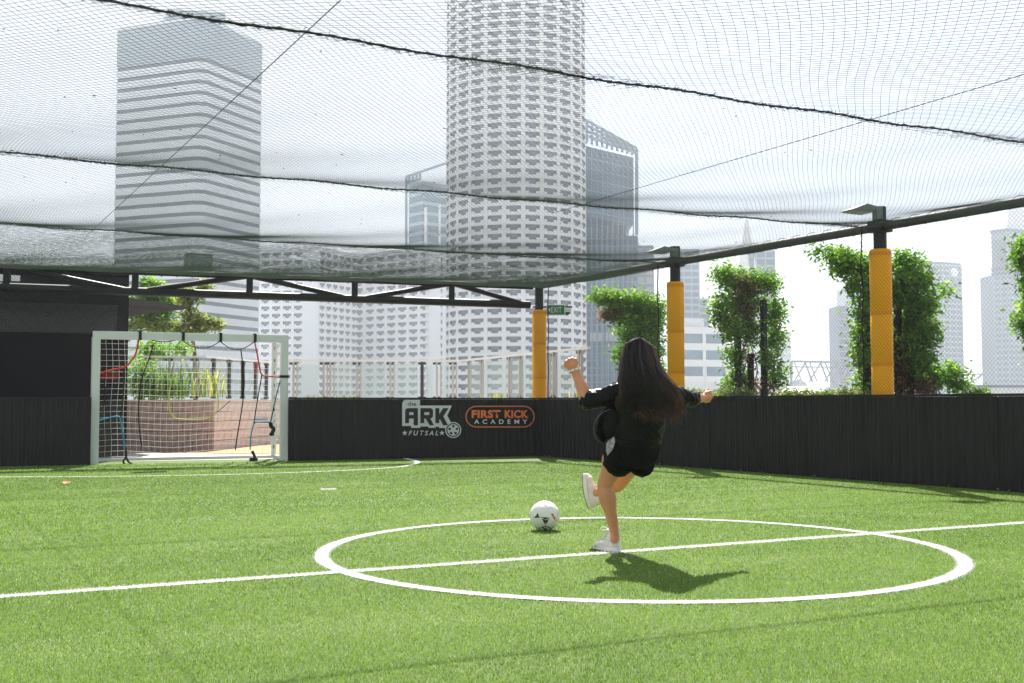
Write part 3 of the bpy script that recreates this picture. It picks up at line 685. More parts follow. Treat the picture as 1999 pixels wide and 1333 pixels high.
def pocket(px0, py0, px1, py1, m, nm):
    ps = []
    a, c = gp(px0, py0, .03), gp(px1, py1, .03)
    for i in range(9): x = lerp(a.x, c.x, i / 8); ps.append([(x, .03 + .1 * math.sin(math.pi * j / 8), lerp(a.z, c.z, j / 8)) for j in range(9)])
    for i in range(7): z = lerp(a.z, c.z, i / 6); ps.append([(lerp(a.x, c.x, j / 8), .03 + .1 * math.sin(math.pi * i / 6), z) for j in range(9)])
    v, f = strands(np.array(ps), .0025, 3); link('pocket_net', np_mesh(nm, v, f), [m], tgt)
pocket(198, 728, 232, 740, m_redn, 'p1'); pocket(498, 706, 510, 728, m_redn, 'p2'); pocket(500, 814, 524, 825, m_bluen, 'p3')

# ================================================================== CHARCOAL BUILDING LEFT, CANOPY
dA = V(-60, 700, (0, 20.15), (1, 20.10)); dB = A(249, 700, 20.15 * math.cos(YAW) + .0); 
cy0 = 20.2; ang = math.atan2(249 - 999.5, F_PX) + YAW; bx = math.tan(ang) * cy0
t = empty('charcoal_building', (bx, cy0, 0), label='flat charcoal rendered building behind the left side of the goal', category='building')
hz_ = A(100, 519, 18.6).z
b = MB(); b.box((-4.5, 3.5, hz_ / 2 - .05), (9.0, 7.0, hz_ + .1)); b.build('wall', m_bwall, t)
b = MB(); b.box((-4.5, 3.5, hz_ + .02), (9.1, 7.1, .04)); b.build('roof', m_bwall, t)
m_lou = mat('pale_window_panel', (.80, .82, .84), .4)
for px0, px1, y0, y1 in ((-6, 8, 535, 549), (22, 39, 537, 549), (-10, 6, 560, 566)):
    a, c = V(px0, y0, (0, cy0 - .01), (1, cy0 - .01)), V(px1, y1, (0, cy0 - .01), (1, cy0 - .01))
    b = MB(); b.box(((a.x + c.x) / 2 - bx, -.012, (a.z + c.z) / 2), (abs(c.x - a.x), .02, abs(a.z - c.z))); b.build('window', m_lou, t)
# ribbed lower cladding strip seen through the goal
b = MB(); b.box((-4.4, -.03, .5), (8.7, .05, 1.0)); b.build('plinth', m_black, t)
c0, c1 = V(250, 590, (bx, cy0), (bx, 30)) , None
cz0 = A(250, 580, 17.8).z; 
q0 = Vector((bx, cy0 + .1, 0)); dpt = lambda p: Vector((p[0], p[1], 0)).dot(Vector((math.sin(YAW), math.cos(YAW), 0)))
wd = dpt(q0); zt0, zb0 = A(250, 580, wd).z, A(250, 594, wd).z
e1 = A(366, 600, 24.5); ztl, zbl = e1.z + .02, A(366, 603, 24.5).z
t = empty('entrance_canopy', (bx, cy0, zb0), label='dark flat canopy projecting right from the charcoal building', category='canopy')
o_ = Vector((bx, cy0, zb0))
b = MB(); P = [Vector((bx + .01, cy0 + .1, zb0)), Vector((e1.x, e1.y, zbl)), Vector((e1.x - .6, e1.y + 2.2, zbl)), Vector((bx + .01, cy0 + 5, zb0)),
               Vector((bx + .01, cy0 + .1, zt0)), Vector((e1.x, e1.y, ztl)), Vector((e1.x - .6, e1.y + 2.2, ztl)), Vector((bx + .01, cy0 + 5, zt0))]
b.add([p - o_ for p in P], [(3, 2, 1, 0), (4, 5, 6, 7), (0, 1, 5, 4), (1, 2, 6, 5), (2, 3, 7, 6), (3, 0, 4, 7)]); b.build('slab', m_bwall, t)

# ================================================================== PLANTER WALL (stone blocks), balustrade
def planter(pts, h, label, name='planter_wall'):
    o0 = Vector(pts[0]); t = empty(name, o0, label=label, category='planter', group='stone planters behind the goal')
    for (a, c, m, nb) in zip(pts, pts[1:], (m_brick2, m_brick, m_brick), (9, 7, 4)):
        a, c = Vector(a), Vector(c); d = (c - a); ln = d.length; d.normalize(); n = Vector((-d.y, d.x, 0))
        b = MB(); b.box((a + c) / 2 - o0 + n * .17 + Vector((0, 0, h / 2)), (ln, .3, h), 0, (d, n, Vector((0, 0, 1)))); b.build('core', m_deck, t)
        rows = 5; bh = h / rows; bw = ln / nb
        me = None
        for r in range(rows):
            x = 0; k_ = 0
            while x < ln - .01:
                w = min(ln - x, bw * (.5 if (k_ == 0 and r % 2) else 1)); k_ += 1
                b = MB(); b.box((0, 0, 0), (w - .012, .05, bh - .012))
                o = link('stone_block', b.mesh('stone_block'), [m], t); o.location = a - o0 + d * (x + w / 2) + Vector((0, 0, bh * (r + .5))) + n * random.uniform(-.006, .004)
                o.rotation_euler.z = math.atan2(d.y, d.x); x += w
        b = MB(); b.box((a + c) / 2 - o0 + n * .15 + Vector((0, 0, h + .021)), (ln + .02, .40, .04), 0, (d, n, Vector((0, 0, 1)))); b.build('coping', m_conc, t)
    return t
pw = [G(236, 878.5), G(415, 877), G(500, 867), G(575, 860)]
pw = [Vector((p.x, p.y, -.03)) for p in pw]
planter(pw, 1.0, 'pinkish stone block planter wall curving behind the goal')
m_leaf_names = {}
def leaf_mat(name, stops, trans=.62):
    return attr_ramp(mat(name, stops[1][1], .5, spec=.4, trans=trans), 'tone', stops)
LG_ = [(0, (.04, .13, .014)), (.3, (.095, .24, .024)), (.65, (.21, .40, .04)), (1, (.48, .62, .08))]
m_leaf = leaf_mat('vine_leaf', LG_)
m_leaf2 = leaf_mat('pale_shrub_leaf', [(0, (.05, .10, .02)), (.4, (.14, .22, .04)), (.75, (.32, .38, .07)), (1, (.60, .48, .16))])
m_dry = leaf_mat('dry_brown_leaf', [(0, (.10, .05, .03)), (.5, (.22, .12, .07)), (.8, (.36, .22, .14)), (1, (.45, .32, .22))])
m_bark = mat('brown_vine_stem', (.10, .06, .045), .9, var=.3, vscale=14, bump=.4)
def leaves(P, size, drop=.35, aspect=.42, tone=None, up=.5):
    """folded leaf (4 triangles-> 2 quads as tris) per point"""
    n = len(P); d = RNG.normal(0, 1, (n, 3)); d[:, 2] = d[:, 2] * .6 - drop; d /= np.linalg.norm(d, axis=1)[:, None]
    nn = RNG.normal(0, 1, (n, 3)); nn[:, 2] += up; s = np.cross(d, nn); s /= np.linalg.norm(s, axis=1)[:, None]; nm = np.cross(s, d)
    L_ = size * RNG.uniform(.6, 1.25, n)[:, None]; w = L_ * aspect
    a = P; b_ = P + d * L_ * .45 + s * w / 2 + nm * w * .12; c = P + d * L_; e = P + d * L_ * .45 - s * w / 2 + nm * w * .12
    v = np.stack([a, b_, c, e], 1).reshape(-1, 3); i = np.arange(n)[:, None] * 4
    f = np.concatenate([i + [0, 1, 2], i + [0, 2, 3]]); 
    tn = RNG.beta(2, 2, n) if tone is None else tone
    return v, f, np.repeat(tn, 4)
def foliage(name, parent, vols, n, size, m, o=Vector((0, 0, 0)), shell=.55, aspect=.42, clump=14, spread=.09, drop=.35, **props):
    """leaf clumps scattered through ellipsoid volumes [(centre, (rx,ry,rz), weight)]"""
    wt = np.array([v[2] for v in vols], float); wt /= wt.sum(); nc = max(1, n // clump); ci = RNG.choice(len(vols), nc, p=wt)
    C_ = np.array([list(v[0]) for v in vols])[ci]; Rr = np.array([v[1] for v in vols])[ci]
    d = RNG.normal(0, 1, (nc, 3)); d /= np.linalg.norm(d, axis=1)[:, None]; rad = (shell + (1 - shell) * RNG.random(nc) ** .7) * RNG.uniform(.75, 1.08, nc)
    cl = C_ + d * rad[:, None] * Rr
    k_ = np.repeat(np.arange(nc), clump); P = cl[k_] + RNG.normal(0, spread, (len(k_), 3)) * [1, 1, .8] - np.array(o)
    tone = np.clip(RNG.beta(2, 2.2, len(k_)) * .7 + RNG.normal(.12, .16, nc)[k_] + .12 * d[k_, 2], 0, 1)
    v, f, tn = leaves(P, size, tone=tone, aspect=aspect, drop=drop); me = np_mesh(name, v, f)
    me.attributes.new('tone', 'FLOAT', 'POINT').data.foreach_set('value', tn.astype(np.float32))
    return link(name, me, [m], parent, **props)
def blades_plant(name, parent, c, n, h, w, m, spread=.25):
    b_v, b_f, tn = [], [], []
    for i in range(n):
        a = random.uniform(0, 6.28); x, y = random.gauss(0, spread), random.gauss(0, spread); hh = h * random.uniform(.6, 1.1); L_ = random.uniform(.15, .55) * hh
        pts = [Vector((x + math.cos(a) * L_ * t ** 2, y + math.sin(a) * L_ * t ** 2, hh * (t - .25 * t ** 3))) + c for t in (0, .35, .7, 1)]
        s = Vector((-math.sin(a), math.cos(a), 0)) * w / 2; k0 = len(b_v)
        for j, p in enumerate(pts): q = (1, 1.2, .8, .05)[j]; b_v += [p - s * q, p + s * q]
        for j in range(3): b_f.append((k0 + 2 * j, k0 + 2 * j + 1, k0 + 2 * j + 3, k0 + 2 * j + 2))
        tn += [random.random()] * 8
    me = np_mesh(name, np.array([list(v) for v in b_v]), np.array(b_f)); me.attributes.new('tone', 'FLOAT', 'POINT').data.foreach_set('value', np.array(tn, np.float32))
    return link(name, me, [m], parent)
m_reed = leaf_mat('reed_leaf', [(0, (.03, .07, .02)), (.35, (.07, .14, .03)), (.7, (.13, .22, .05)), (1, (.28, .34, .10))])
# plants in the planter
def px_ell(px, py, w, rx, ry, rd=None, wt=1):
    k2 = w / F_PX; return (A(px, py, w), (rx * k2, (rd or (rx + ry) / 2) * k2, ry * k2), wt)
t = empty('tall_grass_plant', A(318, 775, 25.6), label='tall green reedy grass behind the left half of the goal net', category='plant')
blades_plant('foliage', t, Vector((0, 0, 0)), 120, 1.05, .022, m_reed, .30)
t = empty('tall_grass_plant', A(400, 775, 25.9), label='tufts of yellow green grass behind the middle of the goal net', category='plant')
blades_plant('foliage', t, Vector((0, 0, 0)), 70, .9, .025, m_leaf2, .25)
t = empty('leafy_shrub', A(275, 775, 25.8), label='dark leafy shrub beside the charcoal building behind the goal', category='shrub')
foliage('foliage', t, [px_ell(270, 735, 25.8, 26, 42), px_ell(300, 755, 25.8, 30, 22), px_ell(345, 755, 26, 22, 20, wt=.5)], 1800, .12, m_leaf, A(275, 775, 25.8), spread=.1)
b = MB(); b.tube([(0, 0, -.1), (0, .02, .6)], .03, 6); b.build('stem', m_bark, t)
# trees over the goal
def limb(b, pts, r0, r1, n=7):
    P = smooth_poly([Vector(p) for p in pts], 5); N_ = len(P); b.tube(P, [lerp(r0, r1, i / (N_ - 1)) for i in range(N_)], n)
tb = A(383, 790, 31); t = empty('frangipani_tree', Vector((tb.x, tb.y, -.03)), label='slender tree with leaf rosettes above the middle of the goal', category='tree'); O = t.location
b = MB(); R0 = lambda px, py: A(px, py, 31) - O
limb(b, [(0, 0, 0), R0(380, 700), R0(372, 650), R0(368, 620)], .07, .04); limb(b, [R0(372, 650), R0(368, 600), R0(362, 575)], .04, .02)
limb(b, [R0(370, 640), R0(385, 628), R0(405, 632)], .035, .015); limb(b, [R0(368, 610), R0(378, 585), R0(392, 572)], .03, .012); limb(b, [R0(366, 625), R0(350, 640)], .025, .012); limb(b, [R0(392, 572), R0(402, 560)], .02, .01)
limb(b, [R0(385, 628), R0(410, 630), R0(424, 634)], .02, .01); b.build('trunk', m_bark, t, smooth=60)
vols = [px_ell(*q, 31, *s) for q, s in (((363, 590), (14, 10)), ((372, 615), (16, 10)), ((388, 625), (18, 12)), ((405, 632), (18, 9)), ((420, 637), (12, 7)), ((368, 640), (16, 12)), ((392, 645), (12, 8)), ((352, 640), (12, 7)), ((385, 576), (14, 8)), ((402, 562), (9, 8)), ((360, 570), (8, 6)))]
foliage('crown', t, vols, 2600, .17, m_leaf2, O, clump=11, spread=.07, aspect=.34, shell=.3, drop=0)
tb = A(300, 790, 33); t = empty('shade_tree', Vector((tb.x, tb.y, -.03)), label='broad green tree with pale new leaves behind the canopy', category='tree'); O = t.location
b = MB(); R0 = lambda px, py: A(px, py, 33) - O
limb(b, [(0, 0, 0), R0(298, 700), R0(295, 640), R0(300, 590)], .12, .05); limb(b, [R0(296, 650), R0(270, 610)], .06, .02); limb(b, [R0(297, 640), R0(330, 610)], .06, .02); b.build('trunk', m_bark, t, smooth=60)
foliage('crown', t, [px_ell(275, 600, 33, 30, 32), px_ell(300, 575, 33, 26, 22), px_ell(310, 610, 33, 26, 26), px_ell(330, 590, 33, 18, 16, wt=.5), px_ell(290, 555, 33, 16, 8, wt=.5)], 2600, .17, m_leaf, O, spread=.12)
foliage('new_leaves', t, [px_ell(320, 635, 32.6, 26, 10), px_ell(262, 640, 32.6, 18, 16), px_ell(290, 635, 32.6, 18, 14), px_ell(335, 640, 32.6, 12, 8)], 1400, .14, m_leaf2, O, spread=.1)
t = empty('round_shrub', A(290, 700, 27), label='olive shrub tucked under the crossbar behind the goal net', category='shrub')
foliage('foliage', t, [px_ell(300, 682, 27, 32, 12), px_ell(350, 680, 27.4, 22, 8, wt=.5)], 1100, .12, m_leaf, A(290, 700, 27), spread=.1)
b = MB(); b.tube([(0, 0, -.9), (.05, 0, .2)], .035, 6); b.build('stem', m_bark, t)

# ---- glass balustrade: rail, posts with clamps, panes
m_alu = mat('grey_aluminium_post', (.50, .50, .48), .45, metal=.4); m_dkp = mat('dark_bronze_post', (.035, .033, .03), .5)
def balustrade(label, pts, htop, hbot, posts, dark=()):
    o0 = Vector(pts[0]); t = empty('glass_balustrade', o0, label=label, category='railing', group='glass balustrades round the terrace')
    for a, c in zip(pts, pts[1:]):
        a, c = Vector(a) - o0, Vector(c) - o0; b = MB(); b.bar(a + Vector((0, 0, htop)), c + Vector((0, 0, htop)), .06, .045); b.build('handrail', m_scr, t)
        b = MB(); b.bar(a + Vector((0, 0, hbot - .03)), c + Vector((0, 0, hbot - .03)), .16, .05); b.build('base_rail', m_conc, t)
    prev = None
    for k_, (p, dirv, dk) in enumerate(posts):
        p = Vector(p) - o0; p.z = 0; d = Vector(dirv).normalized(); n = Vector((-d.y, d.x, 0)); b = MB()
        b.box(p + Vector((0, 0, (htop + hbot) / 2)), (.075 if dk else .05, .07, htop - hbot - .05), 0, (d, n, Vector((0, 0, 1))))
        if not dk: b.box(p + d * .09 + Vector((0, 0, (htop + hbot) / 2)), (.03, .05, htop - hbot - .1), 0, (d, n, Vector((0, 0, 1))))
        for z in (hbot + .06, htop - .07): b.box(p + Vector((0, 0, z)), (.2, .05, .055), 1, (d, n, Vector((0, 0, 1))))
        b.build('post', [m_dkp if dk else m_alu, m_dkp], t)
        if prev is not None:
            a = prev; dd = p - a
            if dd.length > .25 and dd.length < 3:
                dn = dd.normalized(); nn = Vector((-dn.y, dn.x, 0)); b = MB(); b.box((a + p) / 2 + Vector((0, 0, (htop + hbot) / 2 - .02)), (dd.length - .22, .014, htop - hbot - .14), 0, (dn, nn, Vector((0, 0, 1)))); b.build('pane', m_bglass, t)
        prev = p
    return t
zt = 2.0; Wb = 28.6
BA, BC, BD = A(540, 708, Wb), A(900, 706, Wb), A(1150, 683, 22.0); BA.z = BC.z = BD.z = 0
posts = []
for px, dk in ((573, 0), (632, 0), (645, 0), (697, 0), (762, 0), (824, 1), (853, 0), (884, 0)):
    p = V(px, 740, BA, BC); posts.append((p, BC - BA, dk))
balustrade('glass balustrade with pale handrail running behind the logo wall', [BA, BC], zt, 1.02, posts)
posts = [(V(px, 740, BC, BD), BD - BC, dk) for px, dk in ((916, 0), (940, 0), (995, 0), (1016, 0), (1070, 0), (1082, 0), (1132, 0))]
balustrade('glass balustrade climbing towards the woman behind the corner post', [BC, BD], zt, 1.02, posts)
# balustrade behind planter seen through goal
BE, BF, BG = A(236, 700, 26.6), A(400, 700, 26.6), A(545, 716, 30.5); BE.z = BF.z = BG.z = 0
posts = [(V(px, 740, BE, BF), BF - BE, 0) for px in (276, 331, 380)] + [(V(px, 740, BF, BG), BG - BF, 1) for px in (417, 447, 474, 499, 520)]
balustrade('glass balustrade with dark posts standing on the planter behind the goal', [BE, BF, BG], 2.02, 1.03, posts)

# ================================================================== VINE-CLAD TRELLIS POSTS beyond the side wall
def vine(label, px, w, posts, vols, n, dryv, base_z=0, seed=0):
    b0 = A(px, 780, w); b0.z = 0; t = empty('vine_trellis', b0, label=label, category='vine', group='vine covered trellis posts outside the side wall')
    for (x, ytop) in posts:
        q = A(x, ytop, w) - b0; b = MB(); b.box((q.x, q.y, q.z / 2), (.075, .075, q.z)); b.build('post', m_black, t)
    b = MB()
    for i in range(10):
        x = random.choice(posts); zt_ = random.uniform(1.4, 2.6); q = A(x[0] + random.uniform(-6, 6), 780, w) - b0; pts = []
        for j in range(7): pts.append((q.x + .09 * math.sin(j * 1.7 + i), q.y + .09 * math.cos(j * 1.3 + i * 2), zt_ * j / 6))
        limb(b, pts, .016, .006, 5)
    b.build('stem', m_bark, t, smooth=60)
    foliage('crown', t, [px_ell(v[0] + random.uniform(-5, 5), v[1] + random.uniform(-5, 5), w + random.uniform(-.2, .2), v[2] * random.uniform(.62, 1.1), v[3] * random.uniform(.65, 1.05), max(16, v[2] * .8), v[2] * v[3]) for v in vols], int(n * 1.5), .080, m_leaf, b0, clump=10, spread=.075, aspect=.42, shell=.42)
    if dryv: foliage('dry_leaves', t, [px_ell(v[0], v[1], w, v[2], v[3], 26, v[2] * v[3]) for v in dryv], int(n * .30), .06, m_dry, b0, clump=10, spread=.06, shell=.7)
    # loose sprays reaching out of the outline
    sv, pts = [], []
    big = [v for v in vols if v[2] > 15]
    for i in range(64):
        v = random.choice(big); a = random.uniform(-.3, math.pi + .3); r0 = .9; c0 = (v[0] + v[2] * r0 * math.cos(a), v[1] - v[3] * r0 * math.sin(a))
        L_ = random.uniform(7, 24); dx, dy = math.cos(a) * L_, -math.sin(a) * L_ * .8 + random.uniform(-2, 5)
        A0 = A(c0[0], c0[1], w + random.uniform(-.25, .25)) - b0; A1 = A0 + (A(c0[0] + dx, c0[1] + dy, w) - A(c0[0], c0[1], w)); k_ = 12
        for j in range(k_): u = j / k_; pts.append(A0.lerp(A1, u) + Vector((0, 0, -.05 * u * u)) + Vector((random.gauss(0, .012), random.gauss(0, .012), random.gauss(0, .012))))
    P_ = np.array([list(p) for p in pts]); v__, f__, tn__ = leaves(P_, .062, tone=np.clip(RNG.normal(.62, .2, len(P_)), 0, 1)); me = np_mesh('spray_leaves', v__, f__); me.attributes.new('tone', 'FLOAT', 'POINT').data.foreach_set('value', tn__.astype(np.float32)); link('sprays', me, [m_leaf], t)
    return t
vine('vine covered trellis left of the second orange post, behind the woman', 1240, 20.9, [(1250, 580), (1283, 640)],
     [(1175, 577, 26, 14), (1205, 580, 34, 18), (1245, 582, 36, 20), (1275, 600, 26, 26), (1225, 612, 34, 26), (1262, 632, 36, 34), (1225, 650, 26, 28), (1270, 680, 26, 34), (1218, 690, 16, 14), (1285, 730, 16, 30), (1240, 710, 24, 30)], 7500,
     [(1193, 612, 4, 6)])
vine('bushy vine on two black posts between the two orange posts', 1462, 18.2, [(1490, 585), (1465, 690), (1440, 640)],
     [(1418, 545, 24, 22), (1460, 545, 34, 20), (1495, 555, 26, 22), (1412, 600, 22, 36), (1450, 590, 34, 40), (1508, 605, 20, 34), (1430, 640, 20, 30), (1508, 660, 16, 30), (1465, 640, 18, 30), (1440, 690, 18, 26), (1440, 735, 20, 26), (1520, 735, 18, 26), (1500, 700, 14, 20), (1405, 520, 8, 8), (1420, 750, 12, 12)], 7000,
     [(1455, 560, 26, 24), (1450, 610, 16, 26), (1490, 755, 28, 16), (1455, 700, 14, 24)])
vine('biggest vine, spreading wide around the right hand orange post', 1740, 15.6, [(1775, 640), (1692, 520), (1752, 600), (1712, 520)],
     [(1605, 490, 20, 8), (1628, 500, 24, 13), (1655, 512, 28, 18), (1685, 520, 24, 26), (1672, 555, 16, 24), (1685, 600, 18, 36), (1686, 650, 18, 34), (1680, 700, 16, 24), (1685, 745, 16, 24), (1645, 525, 18, 12),
      (1765, 505, 28, 20), (1790, 540, 32, 32), (1760, 560, 34, 38), (1805, 590, 32, 34), (1775, 620, 40, 34), (1810, 650, 24, 30), (1770, 670, 34, 30), (1800, 700, 24, 28), (1760, 725, 30, 28), (1815, 735, 26, 24), (1855, 735, 24, 20), (1872, 745, 12, 12), (1840, 565, 14, 10)], 11500,
     [(1750, 700, 12, 50), (1752, 570, 10, 30), (1800, 755, 36, 10), (1750, 752, 20, 14), (1690, 690, 6, 20)])
vine('vine at the right edge of the photograph beyond the side wall', 2010, 13.7, [(2030, 500), (2060, 500)],
     [(2010, 505, 26, 40), (2040, 560, 40, 60), (2010, 620, 22, 34), (1998, 478, 12, 14), (2050, 660, 40, 60), (2060, 480, 40, 40)], 6000, [])
# low planting along the top of the wall
for (x0, x1, w, lab, m) in ((1335, 1372, 17.6, 'low pale shrub beside the foot of the second orange post', m_leaf2), (1395, 1470, 17.0, 'low yellow green shrub at the foot of the middle vine', m_leaf2), (1520, 1640, 15.8, 'low yellow flowering hedge between the middle vine and the biggest vine', m_leaf2), (1640, 1690, 15.0, 'low shrub just left of the right hand orange post', m_leaf2), (1880, 1925, 14.2, 'small leafy shrub right of the biggest vine', m_leaf)):
    c = A((x0 + x1) / 2, 775, w); c.z = 0; t = empty('low_shrub', c, label=lab, category='shrub', group='low shrubs along the outside of the wall')
    hw_ = (x1 - x0) / 2
    foliage('foliage', t, [px_ell((x0 + x1) / 2 + dx * hw_, 772 + random.uniform(-3, 4), w, hw_ * .45, 11, 16) for dx in (-.7, -.25, .25, .7)], int(40 * hw_), .055, m, c, clump=8, spread=.05, shell=.2)
    b = MB(); b.tube([(0, 0, 0), (.02, 0, .9)], .02, 6); b.build('stem', m_bark, t)
b = MB(); b.box((12.6, 9, .3), (1.7, 24, .6)); o = b.build('planter_trough', m_black, None, label='long black planter trough outside the side wall below the vines', category='planter')
for (x, w, lab) in ((617, 27.9, 'small yellow plant at the foot of the balustrade right of the goal'), (677, 27.9, 'yellow plant at the foot of the balustrade above the plain wall'), (975, 24.6, 'yellowish plant behind the wall left of the corner post'), (1140, 21.8, 'low green plant behind the wall left of the woman\'s raised arm')):
    c = A(x, 778, w); c.z = 1.0; t = empty('small_plant', c, label=lab, category='plant', group='small plants at the balustrade foot')
    blades_plant('foliage', t, Vector((0, 0, 0)), 40, .22, .015, m_leaf2, .14)

# ================================================================== BALL
bc = G(1063.5, 1037); bc.z = .115; 
bcx = A(1063.5, 1007, bc.x * math.sin(YAW) + bc.y * math.cos(YAW))
m_ballw = mat('white_ball_leather', (.80, .78, .74), .35, coat=.3); m_ballb = mat('black_ball_print', (.02, .02, .022), .4, coat=.3); m_ballr = mat('red_ball_print', (.70, .09, .04), .4, coat=.3)
import bmesh
def ball():
    bm = bmesh.new(); bmesh.ops.create_icosphere(bm, subdivisions=1, radius=1)
    # pentagon / hexagon panels from a truncated icosahedron
    ico = bmesh.new(); bmesh.ops.create_icosphere(ico, subdivisions=1, radius=1)
    V5 = [v.co.copy() for v in ico.verts]; F3 = [tuple(v.index for v in f.verts) for f in ico.faces]
    nbs = {i: set() for i in range(12)}
    for f in F3:
        for a in f:
            for c in f:
                if a != c: nbs[a].add(c)
    r = .1105; root = empty('football', bcx, label='white football with black and red marks hovering just above the turf', category='ball')
    root.rotation_euler = (R_(12), R_(-25), R_(35))
    def panel(poly, m, name):
        c = sum(poly, Vector()) / len(poly); b = MB(); n = len(poly); rings = [1.0, .97, .88, .6, .3]; rad = [r * .985, r * 1.0, r * 1.006, r * 1.008, r * 1.008]
        dense = []
        for i in range(n):
            for j in range(4): dense.append(poly[i].lerp(poly[(i + 1) % n], j / 4))
        N_ = len(dense); vs = []
        for q, rr in zip(rings, rad): vs += [(c.lerp(p, q)).normalized() * rr for p in dense]
        vs.append(c.normalized() * r * 1.008); fs = []
        for k_ in range(len(rings) - 1): fs += [(k_ * N_ + i, k_ * N_ + (i + 1) % N_, (k_ + 1) * N_ + (i + 1) % N_, (k_ + 1) * N_ + i) for i in range(N_)]
        b2 = (len(rings) - 1) * N_; fs += [(b2 + i, b2 + (i + 1) % N_, len(vs) - 1) for i in range(N_)]
        b.add(vs, fs); o = b.build('panel', m, root, smooth=60); return o
    for i in range(12):
        nb_ = list(nbs[i]); ax = V5[i].normalized(); x = (V5[nb_[0]] - ax * V5[nb_[0]].dot(ax)).normalized(); y = ax.cross(x)
        nb_.sort(key=lambda j: math.atan2(V5[j].dot(y), V5[j].dot(x))); panel([V5[i].lerp(V5[j], 1 / 3) for j in nb_], m_ballw, 'pent')
    for f in F3:
        ps = []
        for a in range(3): p, q = V5[f[a]], V5[f[(a + 1) % 3]]; ps += [p.lerp(q, 1 / 3), p.lerp(q, 2 / 3)]
        panel(ps, m_ballw, 'hex')
    bm.free(); ico.free()
    Rinv = root.rotation_euler.to_matrix().inverted()
    def mark(u, v, polys, m, name):
        """printed mark centred at (u right, v up) on the visible side, polys in cm-like units"""
        b = MB()
        for poly in polys:
            pts = []
            for (x, y) in poly:
                X_, Y_ = u + x, v + y; d = Vector(_r) * X_ + Vector(_u) * Y_ - Vector(_F) * math.sqrt(max(.02, 1 - X_ * X_ - Y_ * Y_)); pts.append(Rinv @ (d.normalized() * r * 1.014))
            c = sum(pts, Vector()) / len(pts); c = c.normalized() * r * 1.022
            b.add(pts + [c], [(i, (i + 1) % len(pts), len(pts)) for i in range(len(pts))])
        b.build(name, m, root)
    def dens(poly, k2=4): 
        o = []
        for i in range(len(poly)):
            a, c = poly[i], poly[(i + 1) % len(poly)]; o += [(lerp(a[0], c[0], j / k2), lerp(a[1], c[1], j / k2)) for j in range(k2)]
        return o
    mark(0, -.12, [dens([(-.28, .2), (.3, .16), (.02, -.36)])], m_ballb, 'mark'); 
    mark(.0, -.08, [dens([(-.05, .02), (.1, .0), (.02, -.1)])], m_ballw, 'mark')
    mark(-.5, .08, [dens([(-.26, -.1), (.22, -.04), (.1, .02), (.02, .26), (-.1, .05)])], m_ballb, 'mark')
    mark(0, -.72, [dens([(-.1, .18), (.12, .18), (.45, -.02), (.3, -.18), (-.25, -.18), (-.42, -.02)])], m_ballb, 'mark')
    mark(.58, .02, [dens([(-.2, .22), (-.06, .2), (.2, -.2), (.12, -.3)])], m_ballr, 'mark')
    mark(.52, .17, [dens([(-.12, .12), (-.02, .1), (.02, .0), (-.08, .02)])], m_ballb, 'mark')
ball()
# small things lying on the turf
def litter(px, py, m, s, lab, name, cat):
    c = G(px, py); c.z = .016; b = MB()
    for i in range(3):
        a = random.uniform(0, 6); d = Vector((math.cos(a), math.sin(a), .25)) * s; n = Vector((-math.sin(a), math.cos(a), .2)) * s * .35
        b.add([Vector((0, 0, 0)), d * .5 + n, d, d * .5 - n], [(0, 1, 2, 3)])
    o = b.build(name, m, None, label=lab, category=cat); o.location = c
litter(125, 947, mat('orange_fallen_leaf', (.55, .12, .02), .7), .09, 'curled orange leaf lying on the turf at the left', 'fallen_leaf', 'leaf')
litter(275, 962, mat('tan_fallen_leaf', (.55, .25, .08), .7), .03, 'tiny tan leaf on the turf in front of the goal', 'fallen_leaf', 'leaf')
litter(200, 1106, mat('pinkish_fallen_leaf', (.5, .3, .16), .7), .02, 'tiny pinkish leaf on the turf beyond the halfway line', 'fallen_leaf', 'leaf')
# leaf litter along the foot of the side wall
b = MB()
for _ in range(70):
    s_ = random.random(); p = WC + rdir * (s_ * 12) + Vector((-random.uniform(.03, .16), 0, .02)); a = random.uniform(0, 6.28); q = random.uniform(.01, .03)
    b.add([p, p + Vector((math.cos(a) * q, math.sin(a) * q, .012)), p + Vector((math.cos(a + 1) * q, math.sin(a + 1) * q, .004))], [(0, 1, 2)])
b.build('leaf_litter', mat('pale_dry_litter', (.45, .34, .2), .8), None, kind='stuff')

# ================================================================== THE WOMAN KICKING THE BALL
PB = A(1200, 1080, 7.19); PB.z = 0
woman = empty('person', PB, label='woman in black jacket and shorts seen from behind, leaning back on one leg after kicking', category='person')
def J(px, py, w): return A(px, py, w) - PB
def sphere(b, c, r, sc=(1, 1, 1), ax=None, n=14, m=8):
    c = Vector(c); ax = ax or (Vector((1, 0, 0)), Vector((0, 1, 0)), Vector((0, 0, 1))); vs = []
    for i in range(m + 1):
        a = math.pi * i / m
        for j in range(n): t = 2 * math.pi * j / n; vs.append(c + ax[0] * (r * sc[0] * math.sin(a) * math.cos(t)) + ax[1] * (r * sc[1] * math.sin(a) * math.sin(t)) + ax[2] * (r * sc[2] * math.cos(a)))
    b.add(vs, [(i * n + j, i * n + (j + 1) % n, (i + 1) * n + (j + 1) % n, (i + 1) * n + j) for i in range(m) for j in range(n)])
